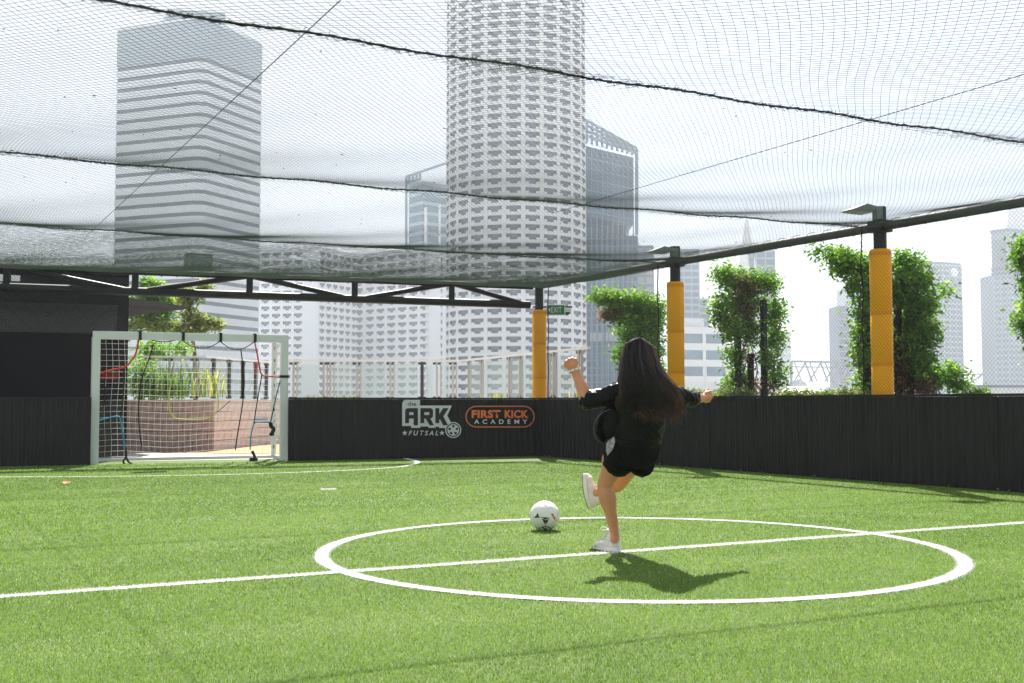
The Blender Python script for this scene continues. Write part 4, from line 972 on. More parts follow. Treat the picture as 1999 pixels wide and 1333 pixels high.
def limb2(b, pts, rad, n=18):
    """rounded tapered limb through joints; rad entries r or (r_side, r_depth)"""
    pts = [Vector(p) for p in pts]; P = smooth_poly(pts, 6); K = len(P); rs = []
    for i in range(K):
        t = i / 6; j = min(int(t), len(rad) - 2); f = min(1, t - j); f = f * f * (3 - 2 * f)
        a, c = rad[j], rad[j + 1]; a = a if isinstance(a, tuple) else (a, a); c = c if isinstance(c, tuple) else (c, c); rs.append((lerp(a[0], c[0], f), lerp(a[1], c[1], f)))
    b.tube(P, rs, n); 
    for p, r in ((P[0], rs[0]), (P[-1], rs[-1])): sphere(b, p, min(r) * 1.0)
def remesh(b, name, voxel, mats, parent, smooth_it=4, fn=None, sub=0):
    me = b.mesh(name + '_raw'); o = bpy.data.objects.new(name, me); COL.objects.link(o)
    md = o.modifiers.new('r', 'REMESH'); md.mode = 'VOXEL'; md.voxel_size = voxel; md.use_smooth_shade = True
    sm = o.modifiers.new('s', 'SMOOTH'); sm.iterations = smooth_it; sm.factor = .5
    dg = bpy.context.evaluated_depsgraph_get(); me2 = bpy.data.meshes.new_from_object(o.evaluated_get(dg)); bpy.data.objects.remove(o); me2.name = name
    n = len(me2.vertices); co = np.empty(n * 3, np.float32); me2.vertices.foreach_get('co', co); co = co.reshape(-1, 3)
    if fn is not None:
        nr = np.empty(n * 3, np.float32); me2.vertices.foreach_get('normal', nr); co = fn(co.astype(float), nr.reshape(-1, 3)); me2.vertices.foreach_set('co', np.ascontiguousarray(co, np.float32).ravel())
    me2.polygons.foreach_set('use_smooth', [True] * len(me2.polygons)); me2.update()
    return link(name, me2, mats, parent)
CR, CU, CF = Vector(_r), Vector((0, 0, 1)), Vector((math.sin(YAW), math.cos(YAW), 0))   # right, up, away from camera
def skin_mat():
    m = mat('skin', (.62, .27, .14), .5, var=.06, vscale=14, bump=.05, bscale=120); b = m.node_tree.nodes['Principled BSDF']
    b.inputs['Subsurface Weight'].default_value = .25; b.inputs['Subsurface Radius'].default_value = (.02, .008, .004); b.inputs['Subsurface Scale'].default_value = .5; return m
m_skin = skin_mat()
m_leather = mat('black_jacket_leather', (.003, .003, .0036), .3, spec=.15, var=.2, vscale=9, bump=.25, bscale=22)
m_shorts = mat('black_cotton', (.0035, .0035, .004), .9, spec=.15, bump=.2, bscale=150)
m_shoe = mat('off_white_canvas', (.74, .69, .64), .75, var=.05, vscale=20, bump=.2, bscale=200); m_sole = mat('white_rubber_sole', (.78, .76, .73), .5); m_out = mat('black_outsole', (.03, .03, .03), .7)

body = MB()
ankL, knL, hpL = J(1200, 1042, 7.18), J(1181, 946, 7.13), J(1214, 868, 7.02)
ankR, knR, hpR = J(1168, 962, 7.56), J(1206, 944, 7.42), J(1252, 868, 7.04)
def L3(a, c, t): return a.lerp(c, t)
# stance leg with calf swell
limb2(body, [hpL, L3(hpL, knL, .33) + CR * -.006, L3(hpL, knL, .72), knL, L3(knL, ankL, .28) - CF * .012 - CR * .002, L3(knL, ankL, .6) - CF * .004, ankL, ankL - CU * .03],
      [.084, .080, .058, (.046, .050), (.052, .057), .038, .027, .031])
# kicking leg, reaching forward and across
limb2(body, [hpR, L3(hpR, knR, .4), L3(hpR, knR, .75), knR, L3(knR, ankR, .4), ankR, ankR + CR * -.01 + CF * .015], [.088, .078, .060, .051, .046, .031, .03])
pel, wst, chs, nkb, hdc = J(1238, 850, 7.02), J(1241, 812, 7.0), J(1251, 775, 6.97), J(1250, 742, 6.96), J(1248, 703, 6.93)
def tors(b, pts, rad, n=24):
    """flattened trunk: rings with (side, depth) radii lying across CR / depth"""
    P = smooth_poly(pts, 6); K = len(P); vs = []
    for i, p in enumerate(P):
        t = i / 6; j = min(int(t), len(rad) - 2); f = min(1, t - j); f = f * f * (3 - 2 * f); rx, ry = lerp(rad[j][0], rad[j + 1][0], f), lerp(rad[j][1], rad[j + 1][1], f)
        T_ = (P[min(i + 1, K - 1)] - P[max(i - 1, 0)]).normalized(); X = (CR - T_ * CR.dot(T_)).normalized(); Y = T_.cross(X)
        for k_ in range(n): a = 2 * math.pi * k_ / n; vs.append(p + X * rx * math.cos(a) + Y * ry * math.sin(a))
    b.add(vs, [(i * n + k_, i * n + (k_ + 1) % n, (i + 1) * n + (k_ + 1) % n, (i + 1) * n + k_) for i in range(K - 1) for k_ in range(n)] + [tuple(reversed(range(n))), tuple(range((K - 1) * n, K * n))])
tors(body, [J(1234, 880, 7.04), pel, wst, chs, J(1251, 757, 6.965)], [(.12, .09), (.145, .10), (.115, .085), (.135, .095), (.11, .07)])
limb2(body, [J(1251, 760, 6.965), nkb, J(1249, 722, 6.95)], [.07, .048, .046])
# head: skull, jaw, face features on the far side
sphere(body, hdc + CU * .012, .093, (.83, 1.0, 1.05), (CR, CF, CU)); sphere(body, hdc - CU * .045 + CF * .03, .062, (.86, .85, 1.0), (CR, CF, CU)); sphere(body, hdc - CU * .088 + CF * .062, .022, (1.1, .8, .8), (CR, CF, CU))
sphere(body, hdc - CU * .022 + CF * .098, .013, (.8, 1.3, 1.0), (CR, CF, CU)); sphere(body, hdc + CF * .092 - CU * .006, .009, (.7, 1, 2.0), (CR, CF, CU))
for s in (-1, 1): sphere(body, hdc + CR * s * .079 - CU * .012 + CF * .005, .024, (.3, .7, 1.1), (CR, CF, CU)); sphere(body, hdc + CR * s * .038 + CF * .066 - CU * .025, .024, (1, .8, 1), (CR, CF, CU))
for z, r in ((-.058, .0075), (-.066, .008)): sphere(body, hdc + CU * z + CF * .088, r, (2.6, .9, 1), (CR, CF, CU))
# arms
shL, elL, wrL = J(1210, 764, 6.96), J(1147, 782, 6.98), J(1121.5, 722, 7.03)
shR, elR, wrR = J(1298, 768, 6.98), J(1346, 778, 7.10), J(1373, 777, 7.20)
limb2(body, [shL, L3(shL, elL, .5), elL, L3(elL, wrL, .35), L3(elL, wrL, .75), wrL], [.05, .043, .036, .0385, .029, .0255])
limb2(body, [shR, L3(shR, elR, .5), elR, L3(elR, wrR, .4), wrR], [.05, .043, .037, .036, .026])
limb2(body, [shL, J(1240, 757, 6.965), J(1265, 757, 6.965), shR], [.05, .06, .06, .05])
def hand(b, wr, a, c, n, L_=.078, curl=1.0, g=1.12):
    """wr wrist, a towards knuckles, c across (index -> little), n back of the hand; loosely closed fist"""
    a, c, n = a.normalized(), c.normalized(), n.normalized(); ax = (c, n, a)
    limb2(b, [wr - a * .01, wr + a * .012, wr + a * .03], [.024, .024, .026])
    sphere(b, wr + a * .042, .036, (.92, .46, 1.0), ax); sphere(b, wr + a * .03 - c * .016 - n * .008, .022, (1, 1, 1.3), ax)
    for i, (off, ln, up) in enumerate(((-.031, .95, .0), (-.0105, 1.04, .006), (.010, .97, .003), (.029, .80, -.007))):
        fan = (a + c * off * 4).normalized(); k0 = wr + a * (L_ + up) + c * off + n * .004
        s1 = k0 + (a * .45 - n * .9).normalized() * .036 * ln * curl; s2 = s1 + (-a * .85 - n * .35).normalized() * .023 * ln; s3 = s2 + (-a * .5 + n * .75).normalized() * .017 * ln
        limb2(b, [k0 - a * .03, k0], [.0085, .0098], 10); limb2(b, [k0, s1], [.0098, .0088], 10); limb2(b, [s1, s2], [.0088, .008], 10); limb2(b, [s2, s3], [.008, .007], 10)
    t0 = wr + a * .022 - c * .026 - n * .006; t1 = t0 + (a * .7 - c * .55 - n * .35).normalized() * .034; t2 = t1 + (a * .75 + c * .25 - n * .55).normalized() * .027; t3 = t2 + (a * .3 + c * .75 - n * .4).normalized() * .02
    limb2(b, [t0, t1], [.0125, .0105], 10); limb2(b, [t1, t2], [.0105, .0095], 10); limb2(b, [t2, t3], [.0095, .008], 10)
aL = (J(1113, 698, 7.03) - wrL).normalized()
hand(body, wrL, aL, (CR * .93 + CU * .32), (-CF * .92 - CR * .25 + CU * .3), .064)
aR = (CR * .80 + CU * .18 + CF * .45).normalized()
hand(body, wrR, aR, (-CU * .75 + CF * .6).cross(aR).cross(aR) * -1 if False else (-CU * .9 + CF * .3 - aR * (-CU * .9 + CF * .3).dot(aR)), (-CF * .75 + CU * .2 + CR * .5), .052, .9)
remesh(body, 'body', .0034, [m_skin], woman, 3)
# bracelet
b = MB(); ax_ = (wrL - elL).normalized(); cc_ = wrL - ax_ * .006; x_ = ax_.cross(CF).normalized(); y_ = ax_.cross(x_)
b.tube([cc_ + (x_ * math.cos(t) * .031 + y_ * math.sin(t) * .031) + ax_ * .004 * math.cos(t) for t in np.linspace(0, 2 * math.pi, 25)], (.0075), 8); b.build('bracelet', m_sole, woman, smooth=60)
b = MB()
for t in np.linspace(0, 2 * math.pi, 9)[:-1]: sphere(b, cc_ + (x_ * math.cos(t) * .038 + y_ * math.sin(t) * .038), .0048, n=8, m=5)
b.build('bracelet_bead', mat('brass_bead', (.5, .32, .08), .35, metal=.8), woman, smooth=60, kind='stuff')

# ---- jacket
def noise_fold(co, scale, amp, seed=0.0):
    x, y, z = co[:, 0], co[:, 1], co[:, 2]; s = seed
    return amp * (np.sin(x * scale * 1.3 + 2.1 * np.sin(z * scale * .9 + s) + s) * .5 + np.sin(z * scale * 1.7 + 1.8 * np.sin(x * scale * 1.1 + y * scale + s * 2)) * .5 + .35 * np.sin((x + z) * scale * 3.3 + 2 * np.sin(y * scale * 2.2 + s)))
jk = MB()
tors(jk, [J(1250, 744, 6.955), J(1251, 752, 6.955), J(1252, 768, 6.955), J(1252, 795, 6.96), J(1250, 825, 6.985), J(1246, 846, 7.0), J(1243, 860, 7.01)],
     [(.06, .055), (.105, .075), (.150, .108), (.152, .118), (.150, .125), (.152, .128), (.150, .126)])
limb2(jk, [J(1222, 754, 6.95), shL + CU * .004, L3(shL, elL, .45) - CU * .004, L3(shL, elL, .8) + CU * .002, elL + (elL - shL).normalized() * .004], [.058, .064, .058, .057, .052], 22)
limb2(jk, [J(1282, 757, 6.96), shR, L3(shR, elR, .5), elR, L3(elR, wrR, .38)], [.058, .062, .056, .050, .043], 22)
# open front panel swinging out at the left
fl = [J(1192, 797, 6.97), J(1177, 815, 7.0), J(1172, 838, 7.02), J(1178, 860, 7.03)]
limb2(jk, fl, [(.028, .030), (.040, .024), (.040, .018), (.030, .014)], 18)
limb2(jk, [J(1197, 800, 6.99), J(1194, 830, 7.0), J(1196, 852, 7.02)], [.045, .055, .04], 16)
def jfn(co, nr):
    d = noise_fold(co, 34, .0042, 1.3) + noise_fold(co, 75, .0018, .4)
    # sleeve rings
    for a, c in ((shL, elL), (shR, elR)):
        a_, c_ = np.array(a), np.array(c); ax = (c_ - a_) / np.linalg.norm(c_ - a_); t = (co - a_) @ ax; rad = np.linalg.norm(co - a_ - np.outer(t, ax), axis=1)
        w_ = ((t > .04) & (rad < .085)).astype(float); d = d + w_ * .0042 * np.sin(t * 105 + 3.2 * np.sin(co[:, 2] * 37 + co[:, 1] * 23 + t * 25)) * (.5 + .5 * np.sin(t * 47 + co[:, 0] * 30))
    return co + nr * d[:, None]
remesh(jk, 'jacket', .0052, [m_leather], woman, 2, jfn)
# collar, hem band, zip edge
b = MB(); rim = smooth_poly([J(1190, 799, 6.93), J(1172, 808, 6.95), J(1161, 826, 6.98), J(1160, 845, 7.0), J(1167, 860, 7.02), J(1180, 867, 7.03)], 6); b.tube(rim, .0032, 6); b.build('zip_edge', mat('grey_zip_edge', (.10, .10, .11), .4, metal=.4), woman, smooth=60)
b = MB(); tors(b, [J(1243, 853, 6.995), J(1243, 864, 7.0)], [(.1535, .130), (.149, .126)], 40); b.build('hem_band', m_leather, woman, smooth=60)
# printed shirt corner under the jacket
b = MB(); q = [J(1199, 852, 6.93), J(1201, 862, 6.925), J(1196, 878, 6.93), J(1186, 889, 6.96), J(1183, 880, 6.97), J(1184, 866, 6.98), J(1190, 858, 6.95)]
cq = sum(q, Vector()) / len(q); q2 = [p + CF * .012 for p in q]; n = len(q)
b.add(q + q2 + [cq - CF * .012, cq + CF * .02], [(i, (i + 1) % n, 2 * n) for i in range(n)] + [(n + (i + 1) % n, n + i, 2 * n + 1) for i in range(n)] + [(i, n + i, n + (i + 1) % n, (i + 1) % n) for i in range(n)])
b.build('shirt_corner', mat('grey_lilac_print', (.10, .08, .10), .7, c2=(.55, .50, .55), vscale=38), woman)

# ---- shorts: seat plus two flared legs
sh = MB()
tors(sh, [J(1243, 838, 7.0), J(1241, 862, 7.01), J(1238, 882, 7.03), J(1234, 900, 7.05)], [(.146, .115), (.156, .125), (.152, .124), (.11, .10)])
hemL = L3(hpL, knL, .50); hemR = L3(hpR, knR, .42)
limb2(sh, [J(1216, 868, 7.02), J(1211, 885, 7.03), J(1208, 900, 7.05)], [.105, .104, .098], 24)
limb2(sh, [J(1255, 872, 7.04), J(1254, 893, 7.07), J(1252, 907, 7.09)], [.104, .090, .078], 24)
def sfn(co, nr): return co + nr * (noise_fold(co, 28, .004, 2.2) + noise_fold(co, 60, .0016, .9))[:, None]
so = remesh(sh, 'shorts', .006, [m_shorts], woman, 3, sfn)
# cut the leg openings clean: hem planes
def cut(o, plane_co, plane_no):
    bm = bmesh.new(); bm.from_mesh(o.data); bmesh.ops.bisect_plane(bm, geom=bm.verts[:] + bm.edges[:] + bm.faces[:], plane_co=plane_co, plane_no=plane_no, clear_outer=True); bm.to_mesh(o.data); bm.free()
for (c_, rr_, T_) in ((J(1210, 902, 7.04), .096, (knL - hpL).normalized()), (J(1253, 907, 7.085), .070, (knR - hpR).normalized())):
    X = (CR - T_ * CR.dot(T_)).normalized(); Y = T_.cross(X); b = MB()
    b.tube([c_ + X * math.cos(t) * rr_ + Y * math.sin(t) * rr_ for t in np.linspace(0, 2 * math.pi, 33)], .008, 8); b.build('leg_hem', m_shorts, woman, smooth=60)

# ---- high-top shoes
def shoe(heel, fwd, up, label=None):
    fwd = fwd.normalized(); up = (up - fwd * up.dot(fwd)).normalized(); sd = fwd.cross(up); W_ = lambda f, s, u: heel + fwd * f + sd * s + up * u
    t = MB(); L_ = .235
    limb2(t, [W_(.035, 0, .045), W_(.085, 0, .043), W_(.14, 0, .036), W_(.185, .0, .030), W_(.205, .0, .028)], [(.033, .040), (.034, .038), (.038, .030), (.039, .026), (.032, .022)], 18)
    limb2(t, [W_(.045, 0, .04), W_(.048, 0, .085), W_(.050, 0, .118), W_(.047, 0, .135)], [(.036, .034), (.038, .036), (.040, .039), (.040, .039)], 18)
    limb2(t, [W_(.10, 0, .06), W_(.07, 0, .095)], [.026, .03], 14)
    h_, u_ = np.array(heel), np.array(up)
    def fn(co, nr):
        d = (co - h_) @ u_; co = co + np.outer(np.clip(.010 - d, 0, None), u_); return co + nr * noise_fold(co, 60, .0012, .2)[:, None]
    e = empty('shoe', (0, 0, 0)); e.parent = woman
    if label: e['label'] = label
    remesh(t, 'upper', .0042, [m_shoe], e, 3, fn)
    out_ = []
    for i in range(36):
        a = 2 * math.pi * i / 36; f = .5 - .5 * math.cos(a); wd_ = (.030 + .014 * math.sin(math.pi * min(1, f * 1.15)) ) * (1 if 0 < f < 1 else 1); out_.append((L_ * f - .004, math.copysign(abs(math.sin(a)) ** .55, math.sin(a)) * wd_))
    b = MB(); n = len(out_)
    for u0, u1, k_, nm, m_ in ((.003, .027, 1.0, 'sole', m_sole), (-.002, .003, .985, 'outsole', m_out)):
        b = MB(); b.add([W_(p[0] * k_, p[1] * k_, u0) for p in out_] + [W_(p[0], p[1], u1) for p in out_], [tuple(range(n)), tuple(reversed(range(n, 2 * n)))] + [(i, n + i, n + (i + 1) % n, (i + 1) % n) for i in range(n)]); b.build(nm, m_, e, smooth=50)
    b = MB()
    for k_ in range(6):
        f0, u0 = .155 - k_ * .016, .055 + k_ * .0145
        b.tube([W_(f0, -.026, u0), W_(f0 + .006, 0, u0 + .012), W_(f0, .026, u0)], .0028, 5); 
    for s in (-1, 1):
        P = smooth_poly([W_(.085, s * .01, .135), W_(.11, s * .03, .15), W_(.125, s * .045, .135), W_(.10, s * .02, .13)], 5); b.tube(P, .0026, 5)
        P = smooth_poly([W_(.088, s * .012, .134), W_(.12, s * .03, .12), W_(.135, s * .035, .09), W_(.14, s * .04, .065)], 5); b.tube(P, .0026, 5)
    b.build('lace', m_shoe, e, smooth=60, kind='stuff')
    b = MB()
    for k_ in range(7): q = W_(.02 + .012 * (k_ % 3), (.036 if k_ % 2 else -.036), .05 + .012 * k_); sphere(b, q, .0042, n=6, m=4)
    b.build('eyelet', m_alu, e, kind='stuff')
    b = MB(); b.tube([W_(.048 + .041 * math.cos(t), .040 * math.sin(t), .132) for t in np.linspace(0, 2 * math.pi, 25)], .006, 6); b.build('collar', m_shoe, e, smooth=60)
    return e
heelL = A(1209, 1081, 7.165); heelL.z = .004; dirL = (-CR * .62 + CF * .78)
shoe(heelL - PB - dirL.normalized() * .0, dirL, CU, 'shoe planted on the halfway line')
toe, heel = J(1149, 928, 7.63), J(1160, 992, 7.60)
shoe(heel + (-CR * .032), (toe - heel), (CR * .82 - CF * .5 + CU * .1), 'shoe lifted behind the standing leg')

# ---- long hair
hb = MB()
Lo = [(1240, 663), (1221, 672), (1212, 697), (1210, 730), (1208, 762), (1206, 786), (1214, 806)]
Ro = [(1256, 663), (1275, 676), (1286, 703), (1303, 734), (1325, 762), (1333, 790), (1312, 822)]
def poly_at(P, t):
    f = t * (len(P) - 1); i = min(int(f), len(P) - 2); f -= i; a, c = P[max(i - 1, 0)], P[min(i + 2, len(P) - 1)]; p, q = P[i], P[i + 1]
    return tuple(.5 * (2 * p[k_] + (q[k_] - a[k_]) * f + (2 * a[k_] - 5 * p[k_] + 4 * q[k_] - c[k_]) * f * f + (3 * p[k_] - a[k_] - 3 * q[k_] + c[k_]) * f ** 3) for k_ in (0, 1))
def hair_pt(t, s, dz=0.0, k=1.0):
    l, r = poly_at(Lo, t), poly_at(Ro, t); e = (2 * s - 1) * k; x = (l[0] + r[0]) / 2 + (r[0] - l[0]) / 2 * e; y = lerp(l[1], r[1], (e + 1) / 2)
    bul = math.sqrt(max(0, 1 - min(1, e * e))); wb = 6.955 - .008 * t
    return J(x, y - 4 * bul * (1 - t), wb - (.105 + .028 * math.sin(math.pi * min(1, t * 1.1)) * 1) * bul - dz + (.055 if t < .0 else 0))
# solid under-volume
vs = []; K = 16; n = 20
for i in range(K):
    t = .03 + .80 * i / (K - 1)
    for j in range(n):
        a = 2 * math.pi * j / n; e = math.cos(a) * .86; s = (e + 1) / 2; p = hair_pt(t, s, -.012)
        if math.sin(a) > 0: c_ = hair_pt(t, s, -.012); back = lerp(.10, .05, t); p = c_ + CF * (math.sin(a) * back * (2 if t < .5 else 1.2))
        vs.append(p)
hb.add(vs, [(i * n + j, i * n + (j + 1) % n, (i + 1) * n + (j + 1) % n, (i + 1) * n + j) for i in range(K - 1) for j in range(n)] + [tuple(range(n)), tuple(reversed(range((K - 1) * n, K * n)))])
sphere(hb, hdc + CU * .02 - CF * .008, .105, (.93, 1.02, 1.02), (CR, CF, CU))
m_hair = attr_ramp(mat('dark_brown_hair', (.02, .012, .01), .36, spec=.6, trans=.12), 'tone', [(0, (.004, .003, .0025)), (.4, (.026, .015, .011)), (.7, (.060, .029, .021)), (1, (.24, .095, .058))])
m_hairb = mat('dark_hair_mass', (.007, .0045, .004), .5, spec=.4)
def hfn(co, nr): return co + nr * (.005 * np.sin(co[:, 0] * 120 + co[:, 1] * 60 + 1.5 * np.sin(co[:, 2] * 14)))[:, None]
hair = remesh(hb, 'hair', .006, [m_hairb], woman, 3, hfn)
NL, PER, KP = 95, 26, 18; NS = NL * PER; P = np.zeros((NS, KP, 3)); rad = np.zeros((NS, KP)); tn = np.zeros(NS); i = 0
for l_ in range(NL):                                    # locks: strands gathered round a waving centre line
    s0 = .5 + (RNG.random() - .5) * 1.04; s0 = s0 if RNG.random() < .7 else .5 + math.copysign(.5 - .06 * RNG.random(), s0 - .5); t1 = min(1.0, .74 + .32 * RNG.random()); lay = RNG.uniform(-.012, .034); ph = RNG.uniform(0, 6.28)
    am = RNG.uniform(.02, .095); fr = RNG.uniform(6, 14); lt = RNG.normal(-.06, .20); bend = RNG.normal(0, .07); ext_ = RNG.uniform(-.10, .13); lw = RNG.uniform(.5, 1.2)
    for _k in range(PER):
        ds = RNG.normal(0, .030) * lw; dz = RNG.normal(0, .0055); t1k = min(1.0, t1 - .10 * RNG.random()); fly = RNG.random() < .05; t0 = 0 if RNG.random() < .8 else RNG.uniform(.03, .25)
        for j in range(KP):
            u = j / (KP - 1); t = t0 + (t1k - t0) * u; gather = 1 - .55 * math.sin(math.pi * min(1, u * 1.1)) ** 2 * .8
            s = s0 + ds * gather * 1.5 + am * math.sin(u * fr + ph) * u + bend * u * u + (.05 * u * math.sin(ph * 3) if fly else 0); s = min(max(s, .004), .996)
            P[i, j] = hair_pt(min(t, 1.0), s, lay * (.3 + u) + dz * gather + .006 * math.sin(u * fr + ph + 1.5) * u + (.012 * u if fly else 0), 1.0 + ext_ * u * u + (.10 * u if fly else 0))
        rad[i] = np.interp(np.linspace(0, 1, KP), [0, .1, .7, 1], [.0012, .0022, .0016, .0003]) * RNG.uniform(.6, 1.25) * (.4 if fly else 1)
        tn[i] = np.clip(RNG.beta(1.6, 3) * .8 + lt + .45 * max(0, s0 - .62) / .38 + .15 * max(0, .12 - s0) / .12, 0, 1); i += 1  # edge strands paler, most at right: light through the hair put into colour
v_, f_ = strands(P, rad, 4); me = np_mesh('hair_strands', v_, f_); me.attributes.new('tone', 'FLOAT', 'POINT').data.foreach_set('value', np.repeat(tn, KP * 4).astype(np.float32)); shade(me, 180)
link('strands', me, [m_hair], hair)
# loose curled ends lifting off at the lower right
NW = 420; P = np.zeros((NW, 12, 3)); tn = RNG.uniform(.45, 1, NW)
for i in range(NW):
    s = RNG.uniform(.25, 1); t = RNG.uniform(.80, .97); a = hair_pt(t, s, .0); d = (CR * RNG.normal(.15 + .45 * (s - .5), .22) - CU * RNG.uniform(.4, 1.0) + CF * RNG.normal(0, .3)); d.normalize(); ln = RNG.uniform(.03, .10); cu_ = CR * RNG.normal(.25, .5) + CU * RNG.uniform(0, .5)
    for j in range(12): u = j / 11; P[i, j] = a + d * ln * u + cu_ * ln * u * u * .55 + CR * .004 * math.sin(u * 7 + i)
v_, f_ = strands(P, np.linspace(.0018, .0003, 12)[None], 3); me = np_mesh('hair_ends', v_, f_); me.attributes.new('tone', 'FLOAT', 'POINT').data.foreach_set('value', np.repeat(tn, 36).astype(np.float32))
link('curled_ends', me, [m_hair], hair)
m_eye = mat('eye', (.7, .7, .7), .2)
for s in (-1, 1): b = MB(); sphere(b, hdc + CR * s * .031 + CF * .083 + CU * .004, .011, n=12, m=8); b.build('eye', m_eye, woman, smooth=80)

# ================================================================== CITY BEYOND
GZ = -36.0
m_cw = mat('white_concrete_facade', (.74, .75, .76), .8, var=.04, vscale=.3); m_wing = mat('pale_grey_facade', (.70, .72, .76), .8, var=.04, vscale=.3)
m_rec = mat('recess_brown', (.26, .20, .19), .85, var=.2, vscale=.5); m_gl = mat('tower_window_glass', (.10, .14, .18), .3, var=.6, vscale=.35); m_gl2 = mat('blue_curtain_glass', (.045, .11, .18), .35, spec=.3, var=.35, vscale=.12, stretch=(1, 1, .35))
m_gl3 = mat('light_blue_glass', (.16, .25, .32), .2, var=.2, vscale=.15); m_band = mat('stripe_glass_band', (.045, .075, .10), .5, spec=.15, var=.15, vscale=.4); m_alp = mat('silver_cladding', (.60, .64, .68), .6, var=.05, vscale=.2)
m_grid = mat('pale_mullion', (.20, .26, .33), .6); m_haze_b = mat('slate_blue_facade', (.05, .095, .16), .5, spec=.2, var=.15, vscale=.1)
WINDOWS = {}
def hotel_window(w, h, d):
    """recessed balcony: stepped parapet shoulders, reddish head, glass doors with frames"""
    b = MB()
    b.box((0, -d + .06, h * .5), (w * .96, .06, h * .94), 0)                         # glass at the back
    b.box((0, -d / 2, h - .09), (w, d, .16), 1)                                       # brown soffit head
    for s in (-1, 1):
        b.box((s * w * .38, -.14, h * .20), (w * .24, .24, h * .40), 2)               # stepped shoulders
    b.box((0, -.22, h * .03), (w * .5, .08, h * .06), 2)
    for x in (-.18, 0, .18): b.box((x * w, -d + .12, h * .5), (.10, .06, h * .9), 3)
    for x in (-.5, .5): b.box((x * w, -d / 2, h / 2), (.12, d, h), 1)
    b.box((0, -d + .12, h * .62), (w * .5, .05, .08), 3)
    b.v = [(x, -y, z) for x, y, z in b.v]; b.f = [tuple(reversed(f)) for f in b.f]
    return b.mesh('window')
def facade(root, P0, P1, z0, z1, ncol, nrow, wfrac=.74, hfrac=.66, depth=1.1, wall=m_cw, glass=m_gl, rec=m_rec, m0=0.0, m1=0.0, skip=None, count=None, key=None, stuff_after=300):
    """real grid of piers and floor bands with one recessed window per bay; P0->P1 left to right seen from outside"""
    P0, P1 = Vector(P0), Vector(P1); d = P1 - P0; ln = d.length; d.normalize(); n = Vector((d.y, -d.x, 0)); o = root.location
    a0, a1 = m0 * ln, ln - m1 * ln; cw = (a1 - a0) / ncol; rh = (z1 - z0) / nrow; ww, wh = cw * wfrac, rh * hfrac
    ax = (d, n, Vector((0, 0, 1))); L0 = Vector((P0.x, P0.y, 0)) - Vector((o.x, o.y, 0)); zc = lambda z: Vector((0, 0, z - o.z))
    b = MB()
    if m0 > 0: b.box(L0 + d * (a0 / 2) - n * depth / 2 + zc((z0 + z1) / 2), (a0, depth, z1 - z0), 0, ax)
    if m1 > 0: b.box(L0 + d * (a1 + (ln - a1) / 2) - n * depth / 2 + zc((z0 + z1) / 2), (ln - a1, depth, z1 - z0), 0, ax)
    pw = cw - ww
    for c in range(ncol + 1):
        w_ = pw if 0 < c < ncol else pw / 2; x = a0 + c * cw + (pw / 4 if c == 0 else -pw / 4 if c == ncol else 0)
        b.box(L0 + d * x - n * (depth / 2) + zc((z0 + z1) / 2), (w_, depth, z1 - z0), 0, ax)
    for r in range(nrow + 1):
        z = z0 + r * rh; b.box(L0 + d * (a0 + a1) / 2 - n * (depth / 2 + .02) + zc(z + (rh - wh) / 2 - .0), (a1 - a0, depth - .04, rh - wh), 0, ax) if r < nrow else None
    b.build('facade_grid', wall, root)
    b = MB(); b.box(L0 + d * ln / 2 - n * (depth + .3) + zc((z0 + z1) / 2), (ln, .6, z1 - z0), 0, ax); b.build('inner_wall', rec, root)
    kk = key or (round(ww, 2), round(wh, 2), depth)
    if kk not in WINDOWS:
        me = hotel_window(ww, wh, depth - .05)
        for m in (glass, rec, wall, m_grid): me.materials.append(m)
        WINDOWS[kk] = me
    me = WINDOWS[kk]; rot = math.atan2(d.y, d.x); spots = []
    for c in range(ncol):
        for r in range(nrow):
            if skip and skip(c, r): continue
            p = L0 + d * (a0 + (c + .5) * cw) + zc(z0 + r * rh + (rh - wh)); spots.append((p, rot + math.pi))
    return me, spots, (n, d)
def put_windows(root, sets, limit=300):
    allp = [(me, p, rot) for me, spots, _ in sets for p, rot in spots]
    allp.sort(key=lambda q: (root.location + q[1]).z)     # lower floors show largest and clearest
    for me, p, rot in allp[:limit]:
        o = bpy.data.objects.new('window', me); COL.objects.link(o); o.parent = root; o.location = p; o.rotation_euler.z = rot - math.pi; o.scale.y = -1 if False else 1
    rest = allp[limit:]
    if rest:
        b = MB(); mats = list(rest[0][0].materials)
        for me, p, rot in rest:
            Mx = Matrix.Translation(p) @ Matrix.Rotation(rot - math.pi, 4, 'Z'); b0 = len(b.v)
            b.v += [tuple(Mx @ v.co) for v in me.vertices]; b.f += [tuple(i + b0 for i in f.vertices) for f in me.polygons]; b.m += [f.material_index for f in me.polygons]
        o = b.build('window_field', mats, root, kind='stuff')
# hotel_window is modelled with its depth towards -y; facade outward normal is n: local +y must map to n -> rotate by angle of d then flip
def hotel_window_fix():
    pass
def plan(px, w): q = A(px, 792, w); return Vector((q.x, q.y, 0))
